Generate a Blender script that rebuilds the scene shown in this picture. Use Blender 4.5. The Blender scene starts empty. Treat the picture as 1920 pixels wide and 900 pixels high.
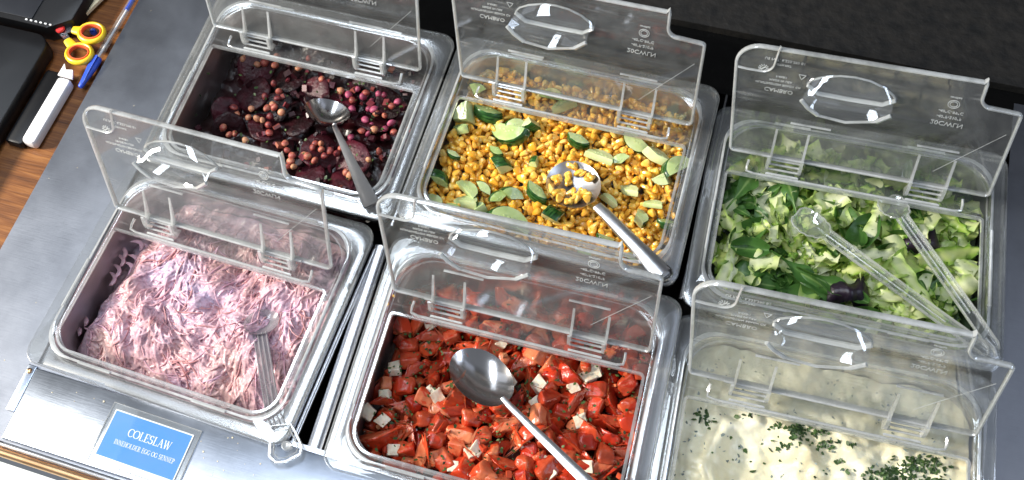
import bpy, bmesh, math, random
from mathutils import Vector, Matrix, Euler, noise
SC = bpy.context.scene
COL = SC.collection
S = 0.001                                   # everything below is written in millimetres
rnd = random.Random(7)

# ------------------------------------------------------------------ camera
def rotm(a, b, c):
    return Matrix.Rotation(c, 3, 'Z') @ Matrix.Rotation(b, 3, 'Y') @ Matrix.Rotation(a, 3, 'X')
CF, CC = 2151.7, Vector((499.05, -359.51, 1149.76))
CR = rotm(0.55234, 0.086586, 0.309034)
OX, OY = 960 - 120.25, 450 - 230.82
cd = bpy.data.cameras.new('camera'); cam = bpy.data.objects.new('camera', cd); COL.objects.link(cam)
cam.matrix_world = Matrix.Translation(CC * S) @ CR.to_4x4()
cd.sensor_width = 36; cd.lens = 36 * CF / 1920
cd.shift_x = 120.25 / 1920; cd.shift_y = -230.82 / 1920
cd.clip_start = 0.01; cd.clip_end = 50
SC.camera = cam

def at(px, py, z):
    """world point (mm) at height z that the photograph shows at a pixel: used to read positions off the photo"""
    d = CR @ Vector(((px - OX) / CF, -(py - OY) / CF, -1))
    k = (z - CC.z) / d.z
    return CC + d * k

# ------------------------------------------------------------------ light
w = bpy.data.worlds.new('World'); SC.world = w; w.use_nodes = True
nt = w.node_tree; bg = nt.nodes['Background']
tc = nt.nodes.new('ShaderNodeTexCoord'); sx = nt.nodes.new('ShaderNodeSeparateXYZ')
cr = nt.nodes.new('ShaderNodeValToRGB')
nt.links.new(tc.outputs['Generated'], sx.inputs[0]); nt.links.new(sx.outputs['Y'], cr.inputs[0])
# a room: brighter window side towards the front (-Y), dark wall at the back
cr.color_ramp.elements[0].position = 0.0; cr.color_ramp.elements[0].color = (0.62, 0.68, 0.78, 1)
cr.color_ramp.elements[1].position = 0.35; cr.color_ramp.elements[1].color = (0.07, 0.07, 0.075, 1)
nt.links.new(cr.outputs[0], bg.inputs[0]); bg.inputs[1].default_value = 0.34

def area(name, loc, target, sx_, sy_, power, color):
    l = bpy.data.lights.new(name, 'AREA'); l.shape = 'RECTANGLE'; l.size = sx_; l.size_y = sy_
    l.energy = power; l.color = color
    o = bpy.data.objects.new(name, l); COL.objects.link(o); o.location = loc
    d = Vector(target) - Vector(loc); o.rotation_euler = d.to_track_quat('-Z', 'Y').to_euler()
    return o
area('window_key', (-2.3, -0.62, 1.55), (0.35, 0.12, 0), 0.42, 0.42, 165, (1.0, 0.94, 0.83))
area('skylight', (-0.55, 0.02, 2.3), (0.1, 0.05, 0), 2.1, 0.42, 34, (0.80, 0.89, 1.0))
area('added_left_fill', (-1.75, 0.3, 2.3), (-1.75, 0.3, 0), 1.4, 1.1, 3.6, (0.80, 0.88, 1.0))  # added lamp, no known fixture: brightens the front left of the counter steel
area('added_right_fill', (1.75, 0.9, 2.3), (1.75, 0.9, 0), 1.3, 1.0, 2.2, (0.70, 0.80, 1.0))  # unseen lamp added so the right-hand steel reflects a pale blue
area('added_side_fill', (2.4, 0.1, 1.5), (0.4, 0.1, 0), 1.6, 0.35, 14, (0.68, 0.80, 1.0))  # invented strip lamp, gives the right edges of the lids bluish streaks
SC.view_settings.view_transform = 'Standard'; SC.view_settings.look = 'None'
SC.view_settings.exposure = 0.18; SC.view_settings.gamma = 1
SC.render.engine = 'CYCLES'
c = SC.cycles; c.max_bounces = 10; c.transparent_max_bounces = 40; c.glossy_bounces = 5; c.transmission_bounces = 8
c.diffuse_bounces = 3; c.caustics_reflective = False; c.caustics_refractive = False
c.use_denoising = True; c.sample_clamp_indirect = 4

# ------------------------------------------------------------------ materials
def new_mat(name):
    m = bpy.data.materials.new(name); m.use_nodes = True
    nt = m.node_tree; nt.nodes.clear()
    out = nt.nodes.new('ShaderNodeOutputMaterial')
    return m, nt, out
def N(nt, t, **kw):
    n = nt.nodes.new('ShaderNode' + t)
    for k, v in kw.items():
        if k.startswith('i_'):
            key = k[2:]
            n.inputs[int(key) if key.isdigit() else key.replace('_', ' ')].default_value = v
        else: setattr(n, k, v)
    return n
def ramp(nt, fac, stops):
    r = nt.nodes.new('ShaderNodeValToRGB'); e = r.color_ramp.elements
    while len(e) < len(stops): e.new(0.5)
    for i, (p, c_) in enumerate(stops): e[i].position = p; e[i].color = (*c_, 1)
    nt.links.new(fac, r.inputs[0]); return r.outputs[0]
def tex(nt, kind='Noise', scale=20, detail=3, coord='Object', rough=0.5, stretch=None):
    tc = nt.nodes.new('ShaderNodeTexCoord'); src = tc.outputs[coord]
    if stretch:
        mp = N(nt, 'Mapping'); mp.inputs['Scale'].default_value = stretch
        nt.links.new(src, mp.inputs[0]); src = mp.outputs[0]
    n = nt.nodes.new('ShaderNodeTex' + kind); n.inputs['Scale'].default_value = scale
    if kind == 'Noise': n.inputs['Detail'].default_value = detail; n.inputs['Roughness'].default_value = rough
    nt.links.new(src, n.inputs['Vector']); return n
def bump(nt, h, strength, dist):
    b = N(nt, 'Bump'); b.inputs['Strength'].default_value = strength; b.inputs['Distance'].default_value = dist
    nt.links.new(h, b.inputs['Height']); return b.outputs[0]
def pbr(name, stops, rough=0.5, src='noise', scale=60, metallic=0, sss=0, spec=0.5, bmp=None, coat=0, rv=0, stretch=None, trans=0, detail=4):
    """base colour from a ramp over noise / per-object random / a colour attribute"""
    m, nt, out = new_mat(name); p = N(nt, 'BsdfPrincipled')
    if src == 'noise': f = tex(nt, scale=scale, detail=detail, stretch=stretch).outputs['Fac']
    elif src == 'random': f = N(nt, 'ObjectInfo').outputs['Random']
    elif src == 'attr': f = N(nt, 'Attribute', attribute_name='tint').outputs['Fac']
    elif src == 'mix':                       # noise + random
        a = tex(nt, scale=scale, detail=detail).outputs['Fac']; b = N(nt, 'ObjectInfo').outputs['Random']
        mm = N(nt, 'Math', operation='MULTIPLY_ADD', i_1=0.45); nt.links.new(b, mm.inputs[0])
        m2 = N(nt, 'Math', operation='MULTIPLY', i_1=0.6); nt.links.new(a, m2.inputs[0]); nt.links.new(m2.outputs[0], mm.inputs[2]); f = mm.outputs[0]
    elif src == 'attrmix':
        a = tex(nt, scale=scale, detail=detail).outputs['Fac']; b = N(nt, 'Attribute', attribute_name='tint').outputs['Fac']
        mm = N(nt, 'Math', operation='MULTIPLY_ADD', i_1=0.6); nt.links.new(b, mm.inputs[0])
        m2 = N(nt, 'Math', operation='MULTIPLY', i_1=0.4); nt.links.new(a, m2.inputs[0]); nt.links.new(m2.outputs[0], mm.inputs[2]); f = mm.outputs[0]
    nt.links.new(ramp(nt, f, stops), p.inputs['Base Color'])
    p.inputs['Roughness'].default_value = rough; p.inputs['Metallic'].default_value = metallic
    p.inputs['Specular IOR Level'].default_value = spec; p.inputs['Coat Weight'].default_value = coat
    p.inputs['Coat Roughness'].default_value = 0.08
    if sss:
        p.inputs['Subsurface Weight'].default_value = sss; p.inputs['Subsurface Scale'].default_value = 0.004
        p.inputs['Subsurface Radius'].default_value = (1, 0.6, 0.3)
    if trans: p.inputs['Transmission Weight'].default_value = trans
    if rv:
        t = tex(nt, scale=scale * 0.35, detail=5).outputs['Fac']
        mr = N(nt, 'MapRange', i_3=rough - rv, i_4=rough + rv, i_1=0.3, i_2=0.7); nt.links.new(t, mr.inputs[0]); nt.links.new(mr.outputs[0], p.inputs['Roughness'])
    if bmp:
        t = tex(nt, scale=bmp[0], detail=5, stretch=bmp[3] if len(bmp) > 3 else None).outputs['Fac']
        nt.links.new(bump(nt, t, bmp[1], bmp[2]), p.inputs['Normal'])
    nt.links.new(p.outputs[0], out.inputs[0]); return m

def steel(name, base, rough, scale, stretch=(1, 12, 12), dirt=0.0):
    m, nt, out = new_mat(name); p = N(nt, 'BsdfPrincipled', i_Metallic=1.0)
    t = tex(nt, scale=scale, detail=6, stretch=stretch).outputs['Fac']
    t2 = tex(nt, scale=9, detail=9, rough=0.72).outputs['Fac']
    nt.links.new(ramp(nt, t2, [(0.3, tuple(v * (0.88 - dirt) for v in base)), (0.7, base)]), p.inputs['Base Color'])
    mr = N(nt, 'MapRange', i_1=0.3, i_2=0.7, i_3=rough - 0.02, i_4=rough + 0.04); nt.links.new(t2, mr.inputs[0])
    nt.links.new(mr.outputs[0], p.inputs['Roughness'])
    nt.links.new(bump(nt, t, 0.12, 0.0006), p.inputs['Normal'])
    nt.links.new(p.outputs[0], out.inputs[0]); return m

def clear(name, haze, haze_col=(0.86, 0.88, 0.88), rough=0.03, scratch=0.0, tint=(0.97, 0.975, 0.97), fres=1.0):
    """clear polycarbonate: fresnel gloss over see-through, with a scuffed white veil"""
    m, nt, out = new_mat(name)
    tr = N(nt, 'BsdfTransparent'); tr.inputs[0].default_value = (*tint, 1)
    gl = N(nt, 'BsdfGlossy'); gl.inputs['Roughness'].default_value = rough; gl.inputs[0].default_value = (1, 1, 1, 1)
    lw = N(nt, 'LayerWeight', i_Blend=0.5)
    pw = N(nt, 'Math', operation='POWER', i_1=4.0); nt.links.new(lw.outputs['Facing'], pw.inputs[0])
    mf = N(nt, 'Math', operation='MULTIPLY_ADD', i_1=0.8, i_2=0.042 * fres); nt.links.new(pw.outputs[0], mf.inputs[0])
    df = N(nt, 'BsdfDiffuse'); df.inputs[0].default_value = (*haze_col, 1)
    tl = N(nt, 'BsdfTranslucent'); tl.inputs[0].default_value = (*haze_col, 1)
    m0 = N(nt, 'MixShader'); m0.inputs[0].default_value = 0.5
    nt.links.new(df.outputs[0], m0.inputs[1]); nt.links.new(tl.outputs[0], m0.inputs[2])
    m1 = N(nt, 'MixShader')
    t = tex(nt, scale=22, detail=5, rough=0.65).outputs['Fac']
    mr = N(nt, 'MapRange', i_1=0.35, i_2=0.75, i_3=haze * 0.5, i_4=haze * 1.7); nt.links.new(t, mr.inputs[0]); fac = mr.outputs[0]
    if scratch:
        for sd, rz in ((0, 0.5), (1, -0.7), (2, 1.3)):
            tcn = N(nt, 'TexCoord'); mp = N(nt, 'Mapping'); mp.inputs['Rotation'].default_value = (0.3, 0.2 + rz, rz)
            mp.inputs['Scale'].default_value = (14, 420, 14); mp.inputs['Location'].default_value = (sd * 3.1, sd, 0)
            nt.links.new(tcn.outputs['Object'], mp.inputs[0])
            nz = N(nt, 'TexNoise', i_Scale=1.0, i_Detail=1.0); nt.links.new(mp.outputs[0], nz.inputs['Vector'])
            s1 = N(nt, 'MapRange', i_1=0.72, i_2=0.80, i_3=0.0, i_4=scratch); nt.links.new(nz.outputs['Fac'], s1.inputs[0])
            ad = N(nt, 'Math', operation='ADD'); nt.links.new(fac, ad.inputs[0]); nt.links.new(s1.outputs[0], ad.inputs[1]); fac = ad.outputs[0]
    nt.links.new(fac, m1.inputs[0]); nt.links.new(tr.outputs[0], m1.inputs[1]); nt.links.new(m0.outputs[0], m1.inputs[2])
    m2 = N(nt, 'MixShader'); nt.links.new(mf.outputs[0], m2.inputs[0])
    nt.links.new(m1.outputs[0], m2.inputs[1]); nt.links.new(gl.outputs[0], m2.inputs[2])
    nt.links.new(m2.outputs[0], out.inputs[0]); return m

def slaw_mat():
    """dressed cabbage: peach, pink and lilac patches with purple flecks"""
    m, nt, out = new_mat('coleslaw_dressing'); p = N(nt, 'BsdfPrincipled', i_Roughness=0.33)
    a = tex(nt, scale=16, detail=4).outputs['Fac']; b = tex(nt, scale=170, detail=3, rough=0.6).outputs['Fac']
    c1 = ramp(nt, a, [(0.32, (0.60, 0.38, 0.36)), (0.46, (0.60, 0.37, 0.40)), (0.56, (0.62, 0.42, 0.49)), (0.70, (0.60, 0.49, 0.63))])
    c2 = ramp(nt, b, [(0.30, (0.16, 0.07, 0.15)), (0.42, (0.62, 0.55, 0.60)), (0.6, (1, 1, 1))])
    mx = N(nt, 'MixRGB', blend_type='MULTIPLY'); mx.inputs[0].default_value = 0.75
    nt.links.new(c1, mx.inputs[1]); nt.links.new(c2, mx.inputs[2]); nt.links.new(mx.outputs[0], p.inputs['Base Color'])
    t = tex(nt, scale=300, detail=3).outputs['Fac']; nt.links.new(bump(nt, t, 0.4, 0.0008), p.inputs['Normal'])
    p.inputs['Subsurface Weight'].default_value = 0.08; p.inputs['Subsurface Scale'].default_value = 0.003
    nt.links.new(p.outputs[0], out.inputs[0]); return m

M = {}
M['steel'] = steel('pan_steel', (0.66, 0.66, 0.68), 0.22, 60)
M['wall'] = steel('pan_wall_steel', (0.60, 0.58, 0.58), 0.32, 60)
M['counter'] = steel('counter_steel', (0.42, 0.43, 0.465), 0.30, 45, (1, 14, 14), 0.1)
M['plate'] = steel('plate_steel', (0.40, 0.45, 0.54), 0.33, 45, (1, 14, 14), 0.12)
M['spoon'] = steel('spoon_steel', (0.52, 0.50, 0.49), 0.16, 90, (1, 1, 1))
M['spoon_matte'] = steel('brushed_spoon_steel', (0.62, 0.62, 0.64), 0.34, 90, (1, 1, 1))
M['clear'] = clear('clear_plastic', 0.095, scratch=0.22, fres=1.6)
M['frame'] = clear('clear_frame_plastic', 0.055, scratch=0.08, fres=1.6)
M['edge'] = clear('clear_plastic_edge', 0.75, rough=0.15, fres=5)
M['rim'] = clear('clear_plastic_rim', 0.34, rough=0.10, fres=4)
M['gripclear'] = clear('grip_plastic', 0.05, rough=0.04, fres=3)
M['emboss'] = clear('embossed_plastic', 0.9, rough=0.2)
M['tong'] = clear('tong_plastic', 0.12, rough=0.05, fres=3)
M['cloudy'] = clear('cloudy_plastic', 0.5, (0.46, 0.44, 0.47), 0.2, fres=1.2)
M['black'] = pbr('black_plastic', [(0, (0.004, 0.004, 0.005)), (1, (0.010, 0.010, 0.011))], 0.38, spec=0.3)
M['dark'] = pbr('dark_panel', [(0, (0.012, 0.013, 0.017)), (1, (0.022, 0.024, 0.03))], 0.45, spec=0.3)
M['well'] = pbr('well_dark', [(0, (0.008, 0.008, 0.008)), (1, (0.02, 0.02, 0.02))], 0.6, spec=0.2)
M['gloss_black'] = pbr('black_glass', [(0, (0.002, 0.002, 0.002)), (1, (0.004, 0.004, 0.004))], 0.12, spec=0.4)
M['mat'] = pbr('black_leather', [(0.3, (0.006, 0.006, 0.006)), (0.75, (0.018, 0.016, 0.014))], 0.6, scale=60, spec=0.3, bmp=(95, 0.4, 0.004), detail=6)
M['blue'] = pbr('sign_blue', [(0, (0.012, 0.20, 0.66)), (1, (0.016, 0.23, 0.72))], 0.35, scale=8)
M['white'] = pbr('white_print', [(0, (0.82, 0.84, 0.86)), (1, (0.86, 0.88, 0.9))], 0.4)
M['whiteplastic'] = pbr('white_plastic', [(0, (0.84, 0.82, 0.84)), (1, (0.88, 0.86, 0.88))], 0.35)
M['bronze'] = pbr('bronze_trim', [(0, (0.45, 0.25, 0.12)), (1, (0.75, 0.5, 0.3))], 0.3, metallic=1, scale=30)
M['pale'] = pbr('pale_ledge', [(0, (0.62, 0.68, 0.64)), (1, (0.8, 0.84, 0.82))], 0.5, scale=12)
M['penblue'] = pbr('pen_blue', [(0, (0.02, 0.07, 0.50)), (1, (0.03, 0.09, 0.6))], 0.3)
M['yellow'] = pbr('yellow_plastic', [(0, (0.80, 0.50, 0.02)), (1, (0.86, 0.58, 0.03))], 0.35)
M['orange'] = pbr('orange_rubber', [(0, (0.72, 0.10, 0.03)), (1, (0.78, 0.14, 0.05))], 0.4)
M['red'] = pbr('red_plastic', [(0, (0.70, 0.03, 0.03)), (1, (0.75, 0.05, 0.05))], 0.3)
M['paper'] = pbr('cream_wood', [(0, (0.80, 0.66, 0.42)), (1, (0.88, 0.76, 0.52))], 0.5, scale=15)
# food
M['corn'] = pbr('corn_skin', [(0.0, (0.94, 0.70, 0.28)), (0.35, (0.93, 0.56, 0.10)), (0.65, (0.90, 0.45, 0.04)), (1, (0.78, 0.32, 0.02))], 0.24, 'mix', 120, sss=0.35, spec=0.6)
M['corn_bulk'] = pbr('corn_skin_bulk', [(0.0, (0.94, 0.70, 0.26)), (0.4, (0.91, 0.53, 0.08)), (1, (0.78, 0.32, 0.02))], 0.26, 'attrmix', 120, sss=0.2, spec=0.6)
M['flesh'] = pbr('cucumber_flesh', [(0.25, (0.34, 0.46, 0.14)), (0.5, (0.50, 0.60, 0.26)), (0.8, (0.66, 0.72, 0.40))], 0.22, 'mix', 110, sss=0.3, spec=0.55, bmp=(260, 0.3, 0.001))
M['seed'] = pbr('cucumber_seed', [(0, (0.50, 0.60, 0.22)), (1, (0.60, 0.68, 0.32))], 0.3)
M['skin'] = pbr('cucumber_skin', [(0.35, (0.006, 0.03, 0.006)), (0.6, (0.03, 0.11, 0.02)), (0.85, (0.10, 0.22, 0.05))], 0.25, scale=90, stretch=(1, 1, 6))
M['tomato'] = pbr('tomato_flesh', [(0.0, (0.18, 0.010, 0.004)), (0.3, (0.40, 0.022, 0.008)), (0.6, (0.58, 0.05, 0.014)), (0.95, (0.68, 0.13, 0.04))], 0.27, 'mix', 60, sss=0.15, spec=0.4, bmp=(260, 0.5, 0.0015))
M['tomato_cut'] = pbr('tomato_inside', [(0.2, (0.26, 0.018, 0.008)), (0.5, (0.48, 0.07, 0.025)), (0.78, (0.68, 0.22, 0.10))], 0.26, 'mix', 110, sss=0.2, spec=0.4, bmp=(130, 0.7, 0.003))
M['tombits'] = pbr('tomato_scraps', [(0.0, (0.36, 0.02, 0.01)), (0.8, (0.62, 0.10, 0.03)), (0.93, (0.72, 0.30, 0.14))], 0.3, 'attr')
M['juice'] = pbr('tomato_juice', [(0, (0.035, 0.007, 0.004)), (1, (0.09, 0.018, 0.008))], 0.08, scale=30, bmp=(60, 0.4, 0.002))
M['feta'] = pbr('feta', [(0.3, (0.70, 0.46, 0.32)), (0.5, (0.76, 0.66, 0.50)), (0.7, (0.82, 0.76, 0.62))], 0.55, scale=160, sss=0.2, bmp=(300, 0.6, 0.001))
M['herb'] = pbr('chopped_parsley', [(0, (0.012, 0.04, 0.008)), (1, (0.07, 0.13, 0.03))], 0.5, 'attr')
M['beet'] = pbr('beetroot', [(0.3, (0.008, 0.0006, 0.0012)), (0.55, (0.028, 0.002, 0.005)), (0.8, (0.07, 0.005, 0.013))], 0.42, 'mix', 60, spec=0.35, bmp=(120, 0.9, 0.003))
M['beetbits'] = pbr('beet_bits', [(0.0, (0.01, 0.001, 0.002)), (0.7, (0.05, 0.004, 0.012)), (0.88, (0.16, 0.02, 0.03)), (1, (0.36, 0.12, 0.07))], 0.4, 'attr')
M['beetjuice'] = pbr('beet_juice', [(0.3, (0.006, 0.001, 0.001)), (0.8, (0.035, 0.004, 0.007))], 0.3, scale=30, bmp=(70, 0.8, 0.003))
M['chick'] = pbr('stained_chickpea', [(0.3, (0.10, 0.008, 0.015)), (0.5, (0.34, 0.07, 0.05)), (0.75, (0.54, 0.28, 0.15))], 0.5, 'mix', 170, sss=0.15, spec=0.5)
M['chickpink'] = pbr('pink_chickpea', [(0.25, (0.13, 0.006, 0.03)), (0.8, (0.46, 0.09, 0.17))], 0.5, 'mix', 160, sss=0.15, spec=0.5)
M['slaw'] = pbr('coleslaw_shreds', [(0.0, (0.20, 0.08, 0.13)), (0.22, (0.46, 0.21, 0.22)), (0.5, (0.64, 0.36, 0.37)), (0.75, (0.70, 0.43, 0.54)), (1, (0.62, 0.50, 0.72))], 0.34, 'attrmix', 45, sss=0.1, spec=0.4)
M['slawbase'] = slaw_mat()
M['cream'] = pbr('cream_salad', [(0.3, (0.60, 0.52, 0.33)), (0.45, (0.76, 0.70, 0.48)), (0.75, (0.82, 0.78, 0.60))], 0.30, scale=14, sss=0.1, bmp=(60, 0.6, 0.004))
M['speck'] = pbr('grey_specks', [(0, (0.10, 0.14, 0.12)), (1, (0.30, 0.34, 0.32))], 0.5, 'attr')
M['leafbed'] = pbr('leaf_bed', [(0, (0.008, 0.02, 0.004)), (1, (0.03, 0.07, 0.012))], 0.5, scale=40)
def leafmat(name, stops, rough=0.38, trans=0.35):
    m, nt, out = new_mat(name)
    at_ = N(nt, 'Attribute', attribute_name='tint').outputs['Fac']
    nz = tex(nt, scale=70, detail=4).outputs['Fac']; rn = N(nt, 'ObjectInfo').outputs['Random']
    a = N(nt, 'Math', operation='MULTIPLY_ADD', i_1=0.30, i_2=-0.15); nt.links.new(nz, a.inputs[0])
    b = N(nt, 'Math', operation='ADD'); nt.links.new(at_, b.inputs[0]); nt.links.new(a.outputs[0], b.inputs[1])
    a2 = N(nt, 'Math', operation='MULTIPLY_ADD', i_1=0.3, i_2=-0.15); nt.links.new(rn, a2.inputs[0])
    b2 = N(nt, 'Math', operation='ADD'); nt.links.new(b.outputs[0], b2.inputs[0]); nt.links.new(a2.outputs[0], b2.inputs[1])
    col = ramp(nt, b2.outputs[0], stops)
    p = N(nt, 'BsdfPrincipled', i_Roughness=rough); nt.links.new(col, p.inputs['Base Color'])
    v = tex(nt, scale=160, detail=3).outputs['Fac']; nt.links.new(bump(nt, v, 0.5, 0.0012), p.inputs['Normal'])
    tl = N(nt, 'BsdfTranslucent'); nt.links.new(col, tl.inputs[0])
    mx = N(nt, 'MixShader'); mx.inputs[0].default_value = trans
    nt.links.new(p.outputs[0], mx.inputs[1]); nt.links.new(tl.outputs[0], mx.inputs[2]); nt.links.new(mx.outputs[0], out.inputs[0]); return m
M['iceberg'] = leafmat('iceberg_leaf', [(0.0, (0.80, 0.82, 0.54)), (0.4, (0.62, 0.72, 0.27)), (1, (0.26, 0.48, 0.06))])
M['frill'] = leafmat('curly_leaf', [(0.0, (0.62, 0.66, 0.24)), (0.4, (0.34, 0.50, 0.08)), (1, (0.10, 0.26, 0.02))])
M['rocket'] = leafmat('rocket_leaf', [(0.0, (0.34, 0.50, 0.16)), (0.4, (0.09, 0.21, 0.04)), (1, (0.045, 0.13, 0.025))])
M['radic'] = leafmat('dark_leaf', [(0.0, (0.016, 0.006, 0.016)), (1, (0.004, 0.003, 0.008))], 0.35, 0.1)

# wood
def wood():
    m, nt, out = new_mat('table_wood'); p = N(nt, 'BsdfPrincipled', i_Roughness=0.35)
    a = tex(nt, scale=14, detail=8, rough=0.6, stretch=(0.6, 7, 1)).outputs['Fac']
    b = tex(nt, scale=60, detail=4, stretch=(0.4, 9, 1)).outputs['Fac']
    mm = N(nt, 'Math', operation='MULTIPLY_ADD', i_1=0.35); nt.links.new(b, mm.inputs[0])
    m2 = N(nt, 'Math', operation='MULTIPLY', i_1=0.65); nt.links.new(a, m2.inputs[0]); nt.links.new(m2.outputs[0], mm.inputs[2])
    nt.links.new(ramp(nt, mm.outputs[0], [(0.3, (0.05, 0.017, 0.006)), (0.5, (0.18, 0.065, 0.018)), (0.7, (0.34, 0.145, 0.04))]), p.inputs['Base Color'])
    nt.links.new(bump(nt, b, 0.3, 0.001), p.inputs['Normal'])
    nt.links.new(p.outputs[0], out.inputs[0]); return m
M['wood'] = wood()

# ------------------------------------------------------------------ mesh helpers
class MB:
    """collects shapes (mm) and links them as one mesh object"""
    def __init__(s): s.v = []; s.f = []; s.m = []; s.t = []
    def add(s, vs, fs, mi=0, tint=0.5, M4=None):
        k = len(s.v)
        if M4 is not None: vs = [M4 @ Vector(q) for q in vs]
        s.v += [tuple(q) for q in vs]
        s.f += [tuple(i + k for i in f) for f in fs]
        s.m += (mi if isinstance(mi, list) else [mi] * len(fs))
        s.t += (tint if isinstance(tint, list) else [tint] * len(vs))
    def loft(s, rings, mi=0, closed=True, caps=(False, False), tint=0.5, M4=None):
        n = len(rings[0]); vs = [p for r in rings for p in r]; fs = []; ms = []
        for i in range(len(rings) - 1):
            for j in range(n if closed else n - 1):
                fs.append((i * n + j, i * n + (j + 1) % n, (i + 1) * n + (j + 1) % n, (i + 1) * n + j))
                ms.append(mi[i] if isinstance(mi, (list, tuple)) else mi)
        m0 = ms[0]; m1 = ms[-1]
        if caps[0]: fs.append(tuple(range(n))[::-1]); ms.append(m0)
        if caps[1]: fs.append(tuple((len(rings) - 1) * n + j for j in range(n))); ms.append(m1)
        s.add(vs, fs, ms, tint, M4)
    def box(s, x0, x1, y0, y1, z0, z1, mi=0, b=0, M4=None):
        if b <= 0:
            r = [[(x0, y0, z), (x1, y0, z), (x1, y1, z), (x0, y1, z)] for z in (z0, z1)]
            s.loft(r, mi, caps=(True, True), M4=M4); return
        rr = []
        for z, i in ((z0, b), (z0 + b * .3, b * .3), (z0 + b, 0), (z1 - b, 0), (z1 - b * .3, b * .3), (z1, b)):
            rr.append(rrect(x0 + i, x1 - i, y0 + i, y1 - i, max(b * 1.2 - i * .5, 0.2), z, 3))
        s.loft(rr, mi, caps=(True, True), M4=M4)
    def sweep(s, path, wid, hei, mi=0, n=8, up=(0, 0, 1), caps=True, tint=0.5, closed=False, M4=None, power=1.0):
        path = [Vector(p) for p in path]; L = len(path); rings = []; up = Vector(up)
        for i, p in enumerate(path):
            if closed: d = path[(i + 1) % L] - path[i - 1]
            else: d = path[min(i + 1, L - 1)] - path[max(i - 1, 0)]
            d.normalize(); side = d.cross(up)
            if side.length < 1e-4: side = d.cross(Vector((1, 0.3, 0)))
            side.normalize(); u = side.cross(d)
            w_ = wid[i] if isinstance(wid, (list, tuple)) else wid; h_ = hei[i] if isinstance(hei, (list, tuple)) else hei
            r = []
            for k in range(n):
                a = 2 * math.pi * (k + .5) / n; ca, sa = math.cos(a), math.sin(a)
                if power != 1: ca = math.copysign(abs(ca) ** power, ca); sa = math.copysign(abs(sa) ** power, sa)
                r.append(p + side * (ca * w_) + u * (sa * h_))
            rings.append(r)
        if closed: rings.append(rings[0]); caps = False
        s.loft(rings, mi, caps=(caps, caps), tint=tint, M4=M4)
    def mesh(s, name, mats, smooth=True, angle=40):
        me = bpy.data.meshes.new(name)
        me.from_pydata([(x * S, y * S, z * S) for x, y, z in s.v], [], s.f)
        for m in (mats if isinstance(mats, (list, tuple)) else [mats]): me.materials.append(M[m])
        me.polygons.foreach_set('material_index', s.m)
        a = me.attributes.new('tint', 'FLOAT', 'POINT'); a.data.foreach_set('value', s.t)
        bm = bmesh.new(); bm.from_mesh(me)
        if smooth:
            ca = math.radians(angle)
            for f in bm.faces: f.smooth = True
            for e in bm.edges:
                if len(e.link_faces) == 2 and e.calc_face_angle(0) > ca: e.smooth = False
        bm.normal_update(); bm.to_mesh(me); bm.free(); me.update(); return me
    def build(s, name, mats, parent=None, smooth=True, angle=40, loc=None, rot=None):
        return link(name, s.mesh(name, mats, smooth, angle), parent, loc, rot)
def link(name, me, parent=None, loc=None, rot=None):
    o = bpy.data.objects.new(name, me); COL.objects.link(o)
    if parent: o.parent = parent
    if loc is not None: o.location = Vector(loc) * S
    if rot is not None: o.rotation_euler = rot
    return o
def tag(o, label=None, cat=None, group=None, kind=None):
    if label: o['label'] = label
    if cat: o['category'] = cat
    if group: o['group'] = group
    if kind: o['kind'] = kind
    return o
def empty(name, loc=(0, 0, 0), rot=(0, 0, 0)):
    o = bpy.data.objects.new(name, None); COL.objects.link(o); o.location = Vector(loc) * S; o.rotation_euler = rot
    o.empty_display_size = 0.02; return o
def struct(name, mb, mats, smooth=True): return tag(mb.build(name, mats, None, smooth), kind='structure')
def rrect(x0, x1, y0, y1, R, z=0, n=8):
    if not isinstance(R, (list, tuple)): R = [R] * 4
    pts = []
    for (cx, cy, a0), r in zip(((x1, y0, -90), (x1, y1, 0), (x0, y1, 90), (x0, y0, 180)), R):
        sx_ = -1 if cx == x1 else 1; sy_ = -1 if cy == y1 else 1
        ox, oy = cx + sx_ * r, cy + sy_ * r
        for k in range(n + 1):
            a = math.radians(a0 + 90 * k / n); pts.append((ox + r * math.cos(a), oy + r * math.sin(a), z))
    return pts
def basis(x, z):
    z = Vector(z).normalized(); x = Vector(x); x = (x - z * x.dot(z)).normalized(); y = z.cross(x)
    return Matrix((x, y, z)).transposed().to_4x4()

# ------------------------------------------------------------------ the setting
m = MB()
CZ = -8
m.box(-262, -152, -207, 474, CZ - 3, CZ)
m.box(808, 1500, -207, 474, CZ - 3, CZ)
m.box(-152, 808, -207, -120, CZ - 3, CZ)
struct('counter', m, 'counter', False)
m = MB(); m.box(-152, 808, 405, 474, CZ - 3.5, CZ - .5); struct('back_strip', m, 'gloss_black', False)
m = MB(); m.box(-161, 823, -136, 411, -140, -128); m.box(-165, -161, -136, 411, -128, CZ - 3); m.box(823, 827, -136, 411, -128, CZ - 3)
m.box(-161, 823, -140, -136, -128, CZ - 3.2); m.box(-161, 823, 411, 415, -128, CZ - 3.2)
struct('counter_well', m, 'well', False)
m = MB(); m.box(-1600, -262.5, -700, 1400, -40, -14); struct('wooden_table', m, 'wood', False)
m = MB(); m.box(-262.3, 1500, 474.5, 1500, -60, -30); struct('back_ledge', m, 'gloss_black', False)
# black grained leather-like surface behind the counter
m = MB(); nx, ny = 60, 40
m.box(-262.3, 1500, 505, 1500, -30, -18); struct('black_back_surface', m, 'mat', False)
m = MB(); m.box(-1600, 1600, -700, -224, -60, -30); struct('front_ledge', m, 'pale', False)

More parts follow.
